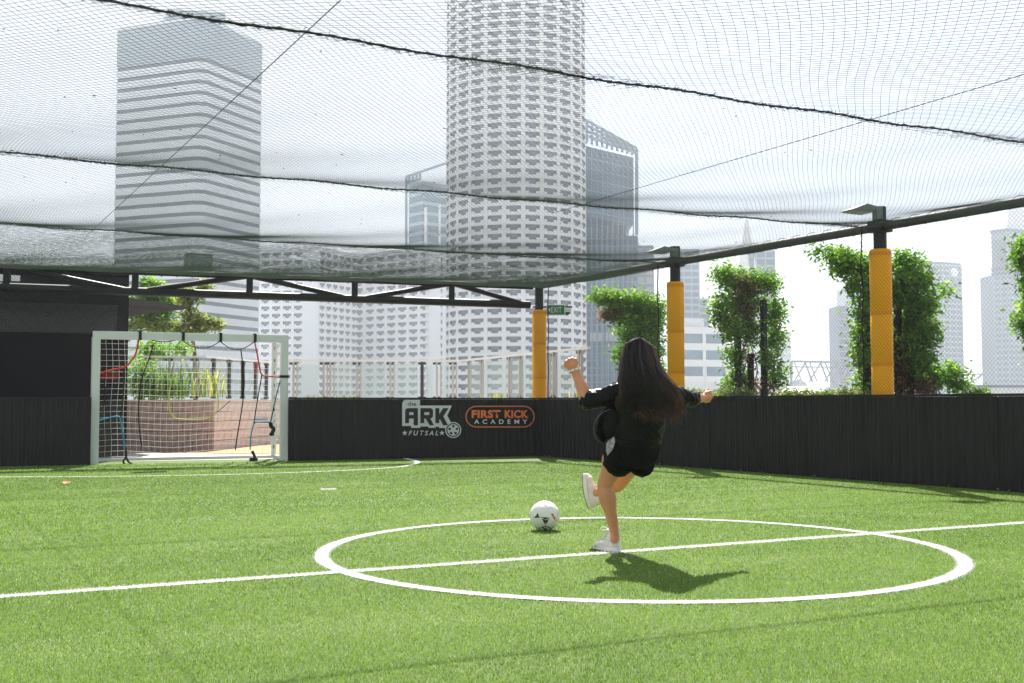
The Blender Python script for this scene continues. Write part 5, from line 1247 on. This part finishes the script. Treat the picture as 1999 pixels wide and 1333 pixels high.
# --- round tower
RD, RR = 400.0, 24.6; c = plan(1008, RD)
t = empty('round_hotel_tower', (c.x, c.y, GZ), label='very tall round white hotel tower ringed with balconies', category='tower', group='city towers')
nb_ = 24; z0r, z1r = -8.0, 150.0; nrow = 51; to_cam = math.atan2(-c.y, -c.x); sets = []; bm_ = MB()
for i in range(nb_):
    a0, a1 = 2 * math.pi * i / nb_ + .1, 2 * math.pi * (i + 1) / nb_ + .1; am = (a0 + a1) / 2; dv = (am - to_cam + math.pi) % (2 * math.pi) - math.pi
    p0 = c + Vector((math.cos(a0), math.sin(a0), 0)) * RR; p1 = c + Vector((math.cos(a1), math.sin(a1), 0)) * RR
    if abs(dv) < R_(100): sets.append(facade(t, p0, p1, z0r, z1r, 1, nrow, .76, .67, .6, key='round'))
b = MB(); b.tube([(0, 0, 0), (0, 0, 28.1)], RR * .995, 48); b.tube([(0, 0, 28), (0, 0, z1r - GZ)], RR - 2.4, 36); b.build('core', m_cw, t)
put_windows(t, sets)
# --- hotel wings
def quadblock(t, P, z0, z1, m, name='block'):
    o = t.location; b = MB(); n = len(P); b.add([Vector((p.x, p.y, z0)) - o for p in P] + [Vector((p.x, p.y, z1)) - o for p in P], [tuple(range(n))[::-1], tuple(range(n, 2 * n))] + [(i, (i + 1) % n, n + (i + 1) % n, n + i) for i in range(n)]); return b.build(name, m, t)
def ztop(py, w): return A(1000, py, w).z
pA0, pA1, pB1, pC1 = plan(484, 466), plan(618, 458), plan(698, 484), plan(880, 452)
t = empty('hotel_wing', (pA1.x, pA1.y, GZ), label='pale hotel wing with rows of stepped windows just right of the goal top', category='building', group='hotel wings')
zr = ztop(482, 460); floors = 31; fh = 3.1
s1 = facade(t, pA0, pA1, zr - 1.5 - 26 * fh, zr - 1.5, 5, 26, .72, .62, .7, m_wing, m1=.20, key='wa')
s2 = facade(t, pA1, pB1, zr - 1.5 - 26 * fh, zr - 1.5, 6, 26, .72, .62, .7, m_wing, m0=.03, m1=.03, key='wb')
put_windows(t, [s1, s2])
quadblock(t, [pA0 + Vector((5, 22, 0)), pA0 + Vector((.5, 1.7, 0)), pA1 + Vector((-.2, 2.2, 0)), pB1 + Vector((-1.6, 1.2, 0)), pB1 + Vector((5, 16, 0))], GZ, zr, m_wing)
quadblock(t, [pA0 + Vector((0, .3, 0)), pA1, pA1 + Vector((1.5, 4, 0)), pA0 + Vector((3, 4, 0))], zr - 1.5, zr + .6, m_wing, 'parapet')
quadblock(t, [pA1 + Vector((.01, .01, 0)), pB1, pB1 + Vector((3, 4, 0)), pA1 + Vector((2.5, 6, 0))], zr - 1.5, zr + .5, m_wing, 'parapet')
quadblock(t, [plan(497, 470), plan(560, 468), plan(560, 480), plan(497, 480)], zr, zr + 3, m_wing, 'roof_plant')
t = empty('hotel_wing', (pB1.x, pB1.y, GZ), label='second pale hotel wing with stepped windows left of the round tower', category='building', group='hotel wings')
pS0, pS1 = plan(693, 483), plan(708, 481.5)
s3 = facade(t, pS1, plan(842, 459), zr - 1.5 - 26 * fh, zr - 1.5, 6, 26, .72, .62, .7, m_wing, m0=.02, m1=.02, key='wc')
s4 = facade(t, plan(842, 459), pC1, zr - 1.5 - 26 * fh, zr - 1.5, 2, 26, .26, .60, .7, m_wing, m0=.36, m1=.02, key='wd')
s5 = facade(t, pS0, pS1, zr - 1.5 - 26 * fh, zr - 1.5, 1, 26, .80, .78, .6, m_wing, key='we')
put_windows(t, [s3, s4, s5])
quadblock(t, [pS0 + Vector((.6, 1.2, 0)), pS1 + Vector((.5, 1.8, 0)), pC1 + Vector((.4, 1.8, 0)), pC1 + Vector((10, 16, 0)), pS0 + Vector((9, 16, 0))], GZ, zr, m_wing)
quadblock(t, [pS0, pS1, pC1, pC1 + Vector((3, 4, 0)), pS1 + Vector((3, 5, 0))], zr - 1.5, zr + .6, m_wing, 'parapet')
# --- striped tower
Dc = 400.0; K0, K1, K2, K3 = plan(216, 414), plan(369, 401.5), plan(396, 402.5), plan(504.5, 431)
t = empty('striped_office_tower', (K1.x, K1.y, GZ), label='tall silver office tower with dark horizontal window stripes, at the left', category='tower', group='city towers')
back = [K3 + (K0 - K1) * .9, K0 + (K3 - K2) * .9]
o = t.location; ztop_c = ztop(16, 401)
inner = []
cen = (K0 + K3) / 2
for p in (K0, K1, K2, K3): inner.append(p + (cen + Vector((0, 6, 0)) - p).normalized() * .7)
m_crown = mat('grey_crown_cladding', (.24, .30, .35), .6, var=.05, vscale=.2)
# spandrel bands (proud) and glass bands (recessed), one ring per floor
path = [K0]; 
for i in range(7): a = i / 6; path.append((K1.lerp(K2, a)) + (K1.lerp(K2, .5) - cen).normalized() * .5 * math.sin(math.pi * a))
path.append(K3)
def ring(P, back_, z0, z1, inset, m, name):
    Q = [p + (cen - p).normalized() * inset for p in P] + [p + (cen - p).normalized() * inset for p in back_]
    return quadblock(t, Q[::-1] if False else Q, z0, z1, m, name)
z_st = ztop(100, 401); fhp = 22.0 * 401 / F_PX; z = z_st; nfl = 0
quadblock(t, path + back, z_st, ztop_c - 1, m_crown, 'crown_wall')
quadblock(t, [p + (cen - p).normalized() * .3 for p in path + back], ztop_c - 1, ztop_c, m_alp, 'parapet')
while z > GZ + fhp:
    ring(path, back, z - fhp * .38, z - .001, .35, m_band, 'window_band'); ring(path, back, z - fhp, z - fhp * .36 - .001, 0, m_alp, 'cladding_band'); z -= fhp; nfl += 1
q0, q1 = plan(318, 408), plan(430, 412); q2 = plan(420, 425); q3 = plan(300, 425)
quadblock(t, [q0, q1, q2, q3], ztop_c, ztop(2, 408), m_crown, 'roof_plant')
# --- generic slab/curtain tower with floor bands and mullions
def tower(name, label, faces, zt, fl=4.0, glass=m_gl2, band=m_grid, bandf=.28, mull=0, zb=GZ, depth=24, cat='tower', proud=.35, single=False):
    """faces: plan points left->right; closes backwards"""
    c0 = faces[0]; t = empty(name, (c0.x, c0.y, GZ), label=label, category=cat, group='city towers'); o = t.location
    ctr = sum(faces, Vector()) / len(faces) + Vector((math.sin(YAW), math.cos(YAW), 0)) * depth / 2
    bk = [faces[-1] + Vector((math.sin(YAW), math.cos(YAW), 0)) * depth, faces[0] + Vector((math.sin(YAW), math.cos(YAW), 0)) * depth]
    quadblock(t, faces + bk, zb, zt, glass, 'glass_wall')
    b = MB(); n = int((zt - zb) / fl)
    for a, c in zip(faces, faces[1:]):
        d = (c - a); ln = d.length; d.normalize(); nn = Vector((d.y, -d.x, 0)); ax = (d, nn, Vector((0, 0, 1)))
        for i in range(n + 1):
            zz = zt - i * fl - fl * bandf / 2
            if zz < 0 - 12: break
            (bb := MB() if single else b).box(Vector(((a.x + c.x) / 2 - o.x, (a.y + c.y) / 2 - o.y, zz - o.z)) + nn * proud / 2, (ln + proud, proud, fl * bandf), 0, ax)
            if single: bb.build('floor_band', band, t)
        if mull:
            k2 = max(1, int(ln / mull))
            for j in range(k2 + 1): b.box(Vector((a.x - o.x, a.y - o.y, (zt - 12) / 2 - o.z)) + d * (ln * j / k2) + nn * (proud * .6), (mull * .16, proud * .9, zt + 12), 0, ax)
    b.build('floor_bands', band, t, kind='stuff')
    return t
m_mull2 = mat('slate_mullion', (.13, .20, .26), .5)
m_lb = mat('pale_blue_band', (.42, .52, .60), .5)
t = tower('blue_glass_tower', 'slim blue glass tower with an open roof frame left of the round tower', [plan(797, 528), plan(823.5, 520), plan(872, 530)], ztop(349, 520), 4.6, m_gl3, m_lb, .32, 0)
def frame(t, segs, r=.35, m=m_scr):
    b = MB(); o = t.location
    for a, c in segs: b.bar(a - o, c - o, r * 2, r * 2)
    b.build('roof_frame', m, t)
F3d = lambda px, py, w: A(px, py, w)
frame(t, [(F3d(793, 345, 527), F3d(793, 775, 527)), (F3d(793, 345, 527), F3d(872, 318, 515)), (F3d(799, 343, 526), F3d(799, 358, 526)), (F3d(806, 341, 525), F3d(806, 354, 525)), (F3d(813, 339, 524), F3d(813, 351, 524)), (F3d(820, 336, 523), F3d(820, 349, 523)), (F3d(793, 357, 527), F3d(820, 350, 523))], .45, m_grid)
o = t.location; b = MB(); a_, c_ = plan(831, 521), plan(835, 521.6); b.bar(F3d(831, 405, 521) - o, F3d(831, 780, 521) - o, 1.0, 1.0); b.bar(F3d(858, 398, 526) - o, F3d(858, 780, 526) - o, .8, .8); b.build('vertical_fin', m_scr, t)
t = tower('stepped_glass_tower', 'dark blue glass tower with an open crown grid right of the round tower', [plan(1112, 434), plan(1238, 462)], ztop(302, 462), 4.2, m_gl2, m_mull2, .10, 3.2, zb=ztop(436, 462), proud=.25)
o = t.location
top0 = ztop(299, 462)
quadblock(t, [plan(1120, 467), plan(1224, 463.5), plan(1226, 490), plan(1120, 492)], ztop(458, 462), ztop(436, 462) - .01, m_haze_b, 'sky_terrace')
quadblock(t, [plan(1120, 465), plan(1246, 461), plan(1250, 490), plan(1120, 492)], GZ, ztop(458, 462) - .01, m_gl2, 'lower_glass_wall')
b = MB()
for i in range(13): px = 1124 + i * 10; b.bar(F3d(px, 458, 461.2) - o, F3d(px, 790, 461.2) - o, .25, .3)
for i in range(24): yy = 466 + i * 14; b.bar(F3d(1121, yy, 464.3) - o, F3d(1246, yy, 460.3) - o, .3, .5)
b.build('mullions', m_mull2, t, kind='stuff')
b = MB()
for px in (1160, 1172, 1190, 1206): b.box(F3d(px, 658, 461) - o, (3, 1.2, 3.4), 0)
b.build('roof_vent', mat('grey_vent_panel', (.34, .38, .42), .6), t)
segs = []
yl = lambda x: 232 + (x - 1140) * .56; yb = lambda x: 276 + (x - 1147) * .26
for i in range(12): px = 1136 + i * 9.8; segs += [(F3d(px, yl(px), 470), F3d(px, yb(px) + 2, 463))]
for k_ in range(4):
    segs += [(F3d(1136, lerp(yl(1136), yb(1136), k_ / 4), 470 - k_ * 2), F3d(1243, lerp(yl(1243), yb(1243), k_ / 4), 468 - k_ * 2))]
segs += [(F3d(1243, 290, 461), F3d(1243, 458, 461)), (F3d(1238, 300, 461.5), F3d(1243, 290, 461))]
frame(t, segs, .5, m_grid)
for i in range(5):
    q = F3d(1228 + i * 4, 447 + (i % 2) * 3, 461) 
t = tower('grey_office_block', 'pale grey office block stepping out right of the dark blue tower', [plan(1246, 470), plan(1277, 470)], ztop(477, 470), 4, mat('grey_green_facade', (.38, .42, .44), .7), m_grid, .3, 3, cat='building')
t = tower('grid_office_tower', 'grey blue gridded office tower behind the second orange post', [plan(1322, 700), plan(1367, 700)], ztop(484, 700), 4.2, m_haze_b, m_grid, .35, 4)
t = tower('grid_office_block', 'lower shoulder block beside the gridded office tower', [plan(1366, 705), plan(1386, 706)], ztop(580, 700), 4.2, m_haze_b, m_grid, .35, 4, cat='building')
t = tower('low_white_office', 'low white office building with blue window bands right of the second orange post', [plan(1330, 430), plan(1419, 436)], ztop(637, 430), 6.2, m_gl3, m_scr, .42, 8, cat='building', proud=.6, single=True)
quadblock(t, [plan(1330, 432), plan(1376, 433), plan(1376, 450), plan(1330, 450)], ztop(637, 430), ztop(620, 430), m_cw, 'roof_plant')
# white obelisk-like tower with pointed top
c = plan(1462, 620); t = empty('pointed_tower', (c.x, c.y, GZ), label='pale tower tapering to a needle point seen through the net', category='tower', group='city towers')
k2 = 620 / F_PX; b = MB()
hs = [(0, 17), (ztop(560, 620) - GZ, 16.5), (ztop(520, 620) - GZ, 11.5), (ztop(470, 620) - GZ, 6.2), (ztop(440, 620) - GZ, 3.2), (ztop(425, 620) - GZ, 1.8), (ztop(398, 620) - GZ, .4)]
hs = [(h, r * k2 * 1.05) for h, r in hs]
for i, (h, r) in enumerate(hs): b.v += [(-r, -r, h), (r, -r, h), (r, r, h), (-r, r, h)]
for i in range(len(hs) - 1): b.f += [(4 * i + j, 4 * i + (j + 1) % 4, 4 * i + 4 + (j + 1) % 4, 4 * i + 4 + j) for j in range(4)]
b.m = [0] * len(b.f); b.build('shaft', m_cw, t)
b = MB(); b.box((0, -hs[2][1] - .2, hs[1][0] - 10), (3, .5, 60)); b.build('window_strip', m_gl, t)
tower('blue_slab_tower', 'blue glass slab tower right beside the pointed tower', [plan(1480, 640), plan(1516, 640)], ztop(486, 640), 4.2, m_haze_b, m_grid, .25, 4)
tower('banded_white_block', 'white block with grey bands behind the right side of the middle vine', [plan(1508, 560), plan(1545, 562)], ztop(648, 560), 3.6, m_cw, m_alp, .5, 0, cat='building')
tower('slim_blue_tower', 'slim slate blue tower left of the biggest vine', [plan(1641, 740), plan(1660, 740)], ztop(596, 740), 4.2, m_haze_b, m_grid, .15, 0)
tower('pale_slim_tower', 'pale blue tower standing just behind the slim slate one', [plan(1656, 800), plan(1700, 800)], ztop(560, 800), 4.2, m_gl3, m_lb, .3, 0)
fc = [plan(1786 + i * 12, 905 - 12 * math.sin(math.pi * i / 8)) for i in range(9)]
t = tower('rounded_office_tower', 'rounded blue grey office tower right of the biggest vine', fc, ztop(516, 900), 4.3, mat('blue_grey_facade', (.06, .10, .17), .6, spec=.2, var=.1, vscale=.1), m_grid, .30, 5.5)
o = t.location; b = MB()
P = [plan(1787 + i * 11.8, 907 - 11 * math.sin(math.pi * i / 8)) for i in range(9)]; P = P + [P[-1] + Vector((10, 18, 0)), P[0] + Vector((10, 18, 0))]
quadblock(t, P, ztop(516, 900), ztop(511, 900), m_haze_b, 'roof_rim')
b = MB(); q = F3d(1862, 532, 893) - o; b.tube([q, q + Vector((0, -1.5, 0))], 3.2, 16); b.build('roof_emblem', m_scr, t)
# pointed setback tower, right edge
t = tower('setback_office_tower', 'tall pale tower with sloping setbacks at the right edge', [plan(1946, 820), plan(1972, 812), plan(2040, 830)], ztop(535, 820), 4.1, mat('pale_stone_facade', (.12, .17, .24), .6, spec=.2), m_grid, .42, 5)
tp = plan(2030, 850); o = t.location
quadblock(t, [plan(1943, 818), plan(1972, 809), plan(2042, 826), plan(2046, 855), plan(1946, 850)], ztop(535, 820), ztop(455, 820), mat('blue_stone_facade', (.15, .21, .29), .6, var=.1, vscale=.1), 'upper_storeys')
b = MB(); bz_ = [(p, ztop(455, 820)) for p in (plan(1941, 818), plan(1972, 808), plan(2042, 826), plan(2046, 855), plan(1944, 850))]; tz_ = [(p, ztop(395, 820)) for p in (plan(1962, 828), plan(1980, 822), plan(2030, 832), plan(2034, 850), plan(1966, 848))]
b.add([Vector((p.x, p.y, z)) - o for p, z in bz_ + tz_], [(i, (i + 1) % 5, 5 + (i + 1) % 5, 5 + i) for i in range(5)] + [(5, 6, 7, 8, 9)]); b.build('sloping_roof', m_alp, t)
b = MB()
for zz in (ztop(452, 820), ztop(536, 820), ztop(527, 820)):
    for a, c in ((plan(1942, 817), plan(1972, 807)), (plan(1972, 807), plan(2042, 825))): b.bar(Vector((a.x, a.y, zz)) - o, Vector((c.x, c.y, zz)) - o, 1.2, 2.4)
for i in range(18):
    zz = ztop(470 + i * 3.5, 820); a, c = plan(1943, 817.4), plan(1972, 808.4); b.bar(Vector((a.x, a.y, zz)) - o, Vector((c.x, c.y, zz)) - o, .5, .6)
b.build('ledge', m_haze_b, t)
# low civic roofs, dome, gable, footbridge truss
c = plan(1577, 330); t = empty('domed_hall', (c.x, c.y, GZ), label='low grey hall with a shallow dome behind the chain net', category='building', group='low roofs beyond the terrace')
quadblock(t, [plan(1536, 330), plan(1668, 338), plan(1675, 370), plan(1545, 362)], GZ, ztop(757, 330), m_wing, 'wall')
b = MB(); r = 24 * 330 / F_PX; zb_ = ztop(757, 330) - GZ
for i in range(7):
    a = math.pi / 2 * i / 6
    for j in range(24): b.v.append((r * math.cos(a) * math.cos(j * math.pi / 12), r * math.cos(a) * math.sin(j * math.pi / 12) + 5, zb_ + r * .85 * math.sin(a)))
for i in range(6): b.f += [(i * 24 + j, i * 24 + (j + 1) % 24, i * 24 + 24 + (j + 1) % 24, i * 24 + 24 + j) for j in range(24)]
b.m = [0] * len(b.f); b.build('dome', m_alp, t, smooth=60)
c = plan(1715, 250); t = empty('gabled_hall', (c.x, c.y, GZ), label='white gabled roof peeping over the wall left of the right hand orange post', category='building', group='low roofs beyond the terrace')
cg = plan(1612, 250); o = t.location = Vector((cg.x, cg.y, GZ)); k2 = 250 / F_PX; hb = ztop(775, 250) - GZ; hp = ztop(753, 250) - GZ
b = MB(); w_ = 26 * k2; 
b.add([(-w_, 0, 0), (w_, 0, 0), (w_, 12, 0), (-w_, 12, 0), (-w_, 0, hb), (w_, 0, hb), (w_, 12, hb), (-w_, 12, hb), (0, 0, hp - .5), (0, 12, hp - .5)], [(0, 1, 5, 8, 4), (2, 3, 7, 9, 6), (1, 2, 6, 5), (3, 0, 4, 7)]); b.build('wall', m_haze_b, t)
b = MB(); 
for s in (-1, 1): b.bar((s * (w_ + .4), 6, hb - .2), (0, 6, hp), .001 + 13, .5, 0, up=(0, 1, 0)) if False else b.add([(s * (w_ + .5), -.6, hb - .4), (0, -.6, hp), (0, 12.6, hp), (s * (w_ + .5), 12.6, hb - .4), (s * (w_ + .5), -.6, hb - 1.1), (0, -.6, hp - .7), (0, 12.6, hp - .7), (s * (w_ + .5), 12.6, hb - 1.1)], [(0, 1, 2, 3), (7, 6, 5, 4), (0, 4, 5, 1), (3, 2, 6, 7), (0, 3, 7, 4)])
b.build('roof', m_scr, t)
t = empty('truss_canopy', A(1536, 745, 300), label='thin grey trussed roof structure between the middle vine and the biggest vine', category='structure', group='low roofs beyond the terrace'); o = t.location; b = MB()
T = lambda x, y: A(x, y, 300) - o
b.bar(T(1545, 705), T(1665, 708), .5, .5); b.bar(T(1545, 716), T(1665, 717), .3, .3)
for i in range(4): x = 1550 + i * 30; b.bar(T(x, 745), T(x + 22, 708), .35, .35); b.bar(T(x + 22, 708), T(x + 36, 745), .35, .35); b.bar(T(x, 705), T(x + 15, 745), .25, .25)
b.bar(T(1545, 705), T(1545, 760), .5, .5); b.build('truss', mat('pale_grey_steel', (.42, .44, .46), .6), t)
for s_ in range(2): 
    b = MB(); x = 1560 + s_ * 100; b.bar(T(x, 740), Vector((T(x, 740).x, T(x, 740).y, GZ - o.z)), .8, .8); b.build('column', m_cw, t)
t = empty('low_grey_hall', plan(1890, 420) + Vector((0, 0, GZ)), label='long low grey roofed hall at the right beyond the wall', category='building', group='low roofs beyond the terrace')
quadblock(t, [plan(1872, 420), plan(2020, 425), plan(2030, 460), plan(1875, 455)], GZ, ztop(757, 420), m_cw, 'wall'); quadblock(t, [plan(1870, 417), plan(2022, 422), plan(2032, 463), plan(1873, 458)], ztop(757, 420), ztop(752, 420), m_haze_b, 'roof')
o = t.location; b = MB(); b.bar(A(1888, 752, 421) - o, A(1918, 730, 421) - o, .4, .4); b.bar(A(1886, 731, 421) - o, A(1918, 730, 421) - o, .4, .4); b.bar(A(1900, 752, 421) - o, A(1918, 730, 421) - o, .3, .3); b.build('roof_mast', m_grid, t)
c = plan(1378, 280); t = empty('church_spire', (c.x, c.y, GZ), label='small white church spire right of the second orange post', category='church'); b = MB(); k2 = 280 / F_PX
b.tube([(0, 0, 0), (0, 0, ztop(762, 280) - GZ)], 7 * k2, 8); b.build('tower', m_scr, t); b = MB(); b.tube([(0, 0, ztop(762, 280) - GZ), (0, 0, ztop(742, 280) - GZ), (0, 0, ztop(712, 280) - GZ)], [6.5 * k2, 3.0 * k2, .2], 8); b.build('spire', m_scr, t)
quadblock(empty('white_hall', plan(1330, 300) + Vector((0, 0, GZ)), label='long low white building behind the foot of the second orange post', category='building', group='low roofs beyond the terrace'), [plan(1318, 300), plan(1425, 302), plan(1430, 330), plan(1320, 330)], GZ, ztop(746, 300), m_cw, 'block')

# ================================================================== AIR
b = MB(); b.box((600, 2250, 57), (9400, 7700, 190)); 
hz = bpy.data.materials.new('air'); hz.use_nodes = True; t_ = hz.node_tree; t_.nodes.clear(); o_ = t_.nodes.new('ShaderNodeOutputMaterial'); pv = t_.nodes.new('ShaderNodeVolumePrincipled')
pv.inputs['Color'].default_value = (.86, .92, 1, 1); pv.inputs['Density'].default_value = HAZE; pv.inputs['Anisotropy'].default_value = .3; t_.links.new(pv.outputs[0], o_.inputs['Volume'])
if HAZE > 0: b.build('haze', hz, None, kind='stuff')
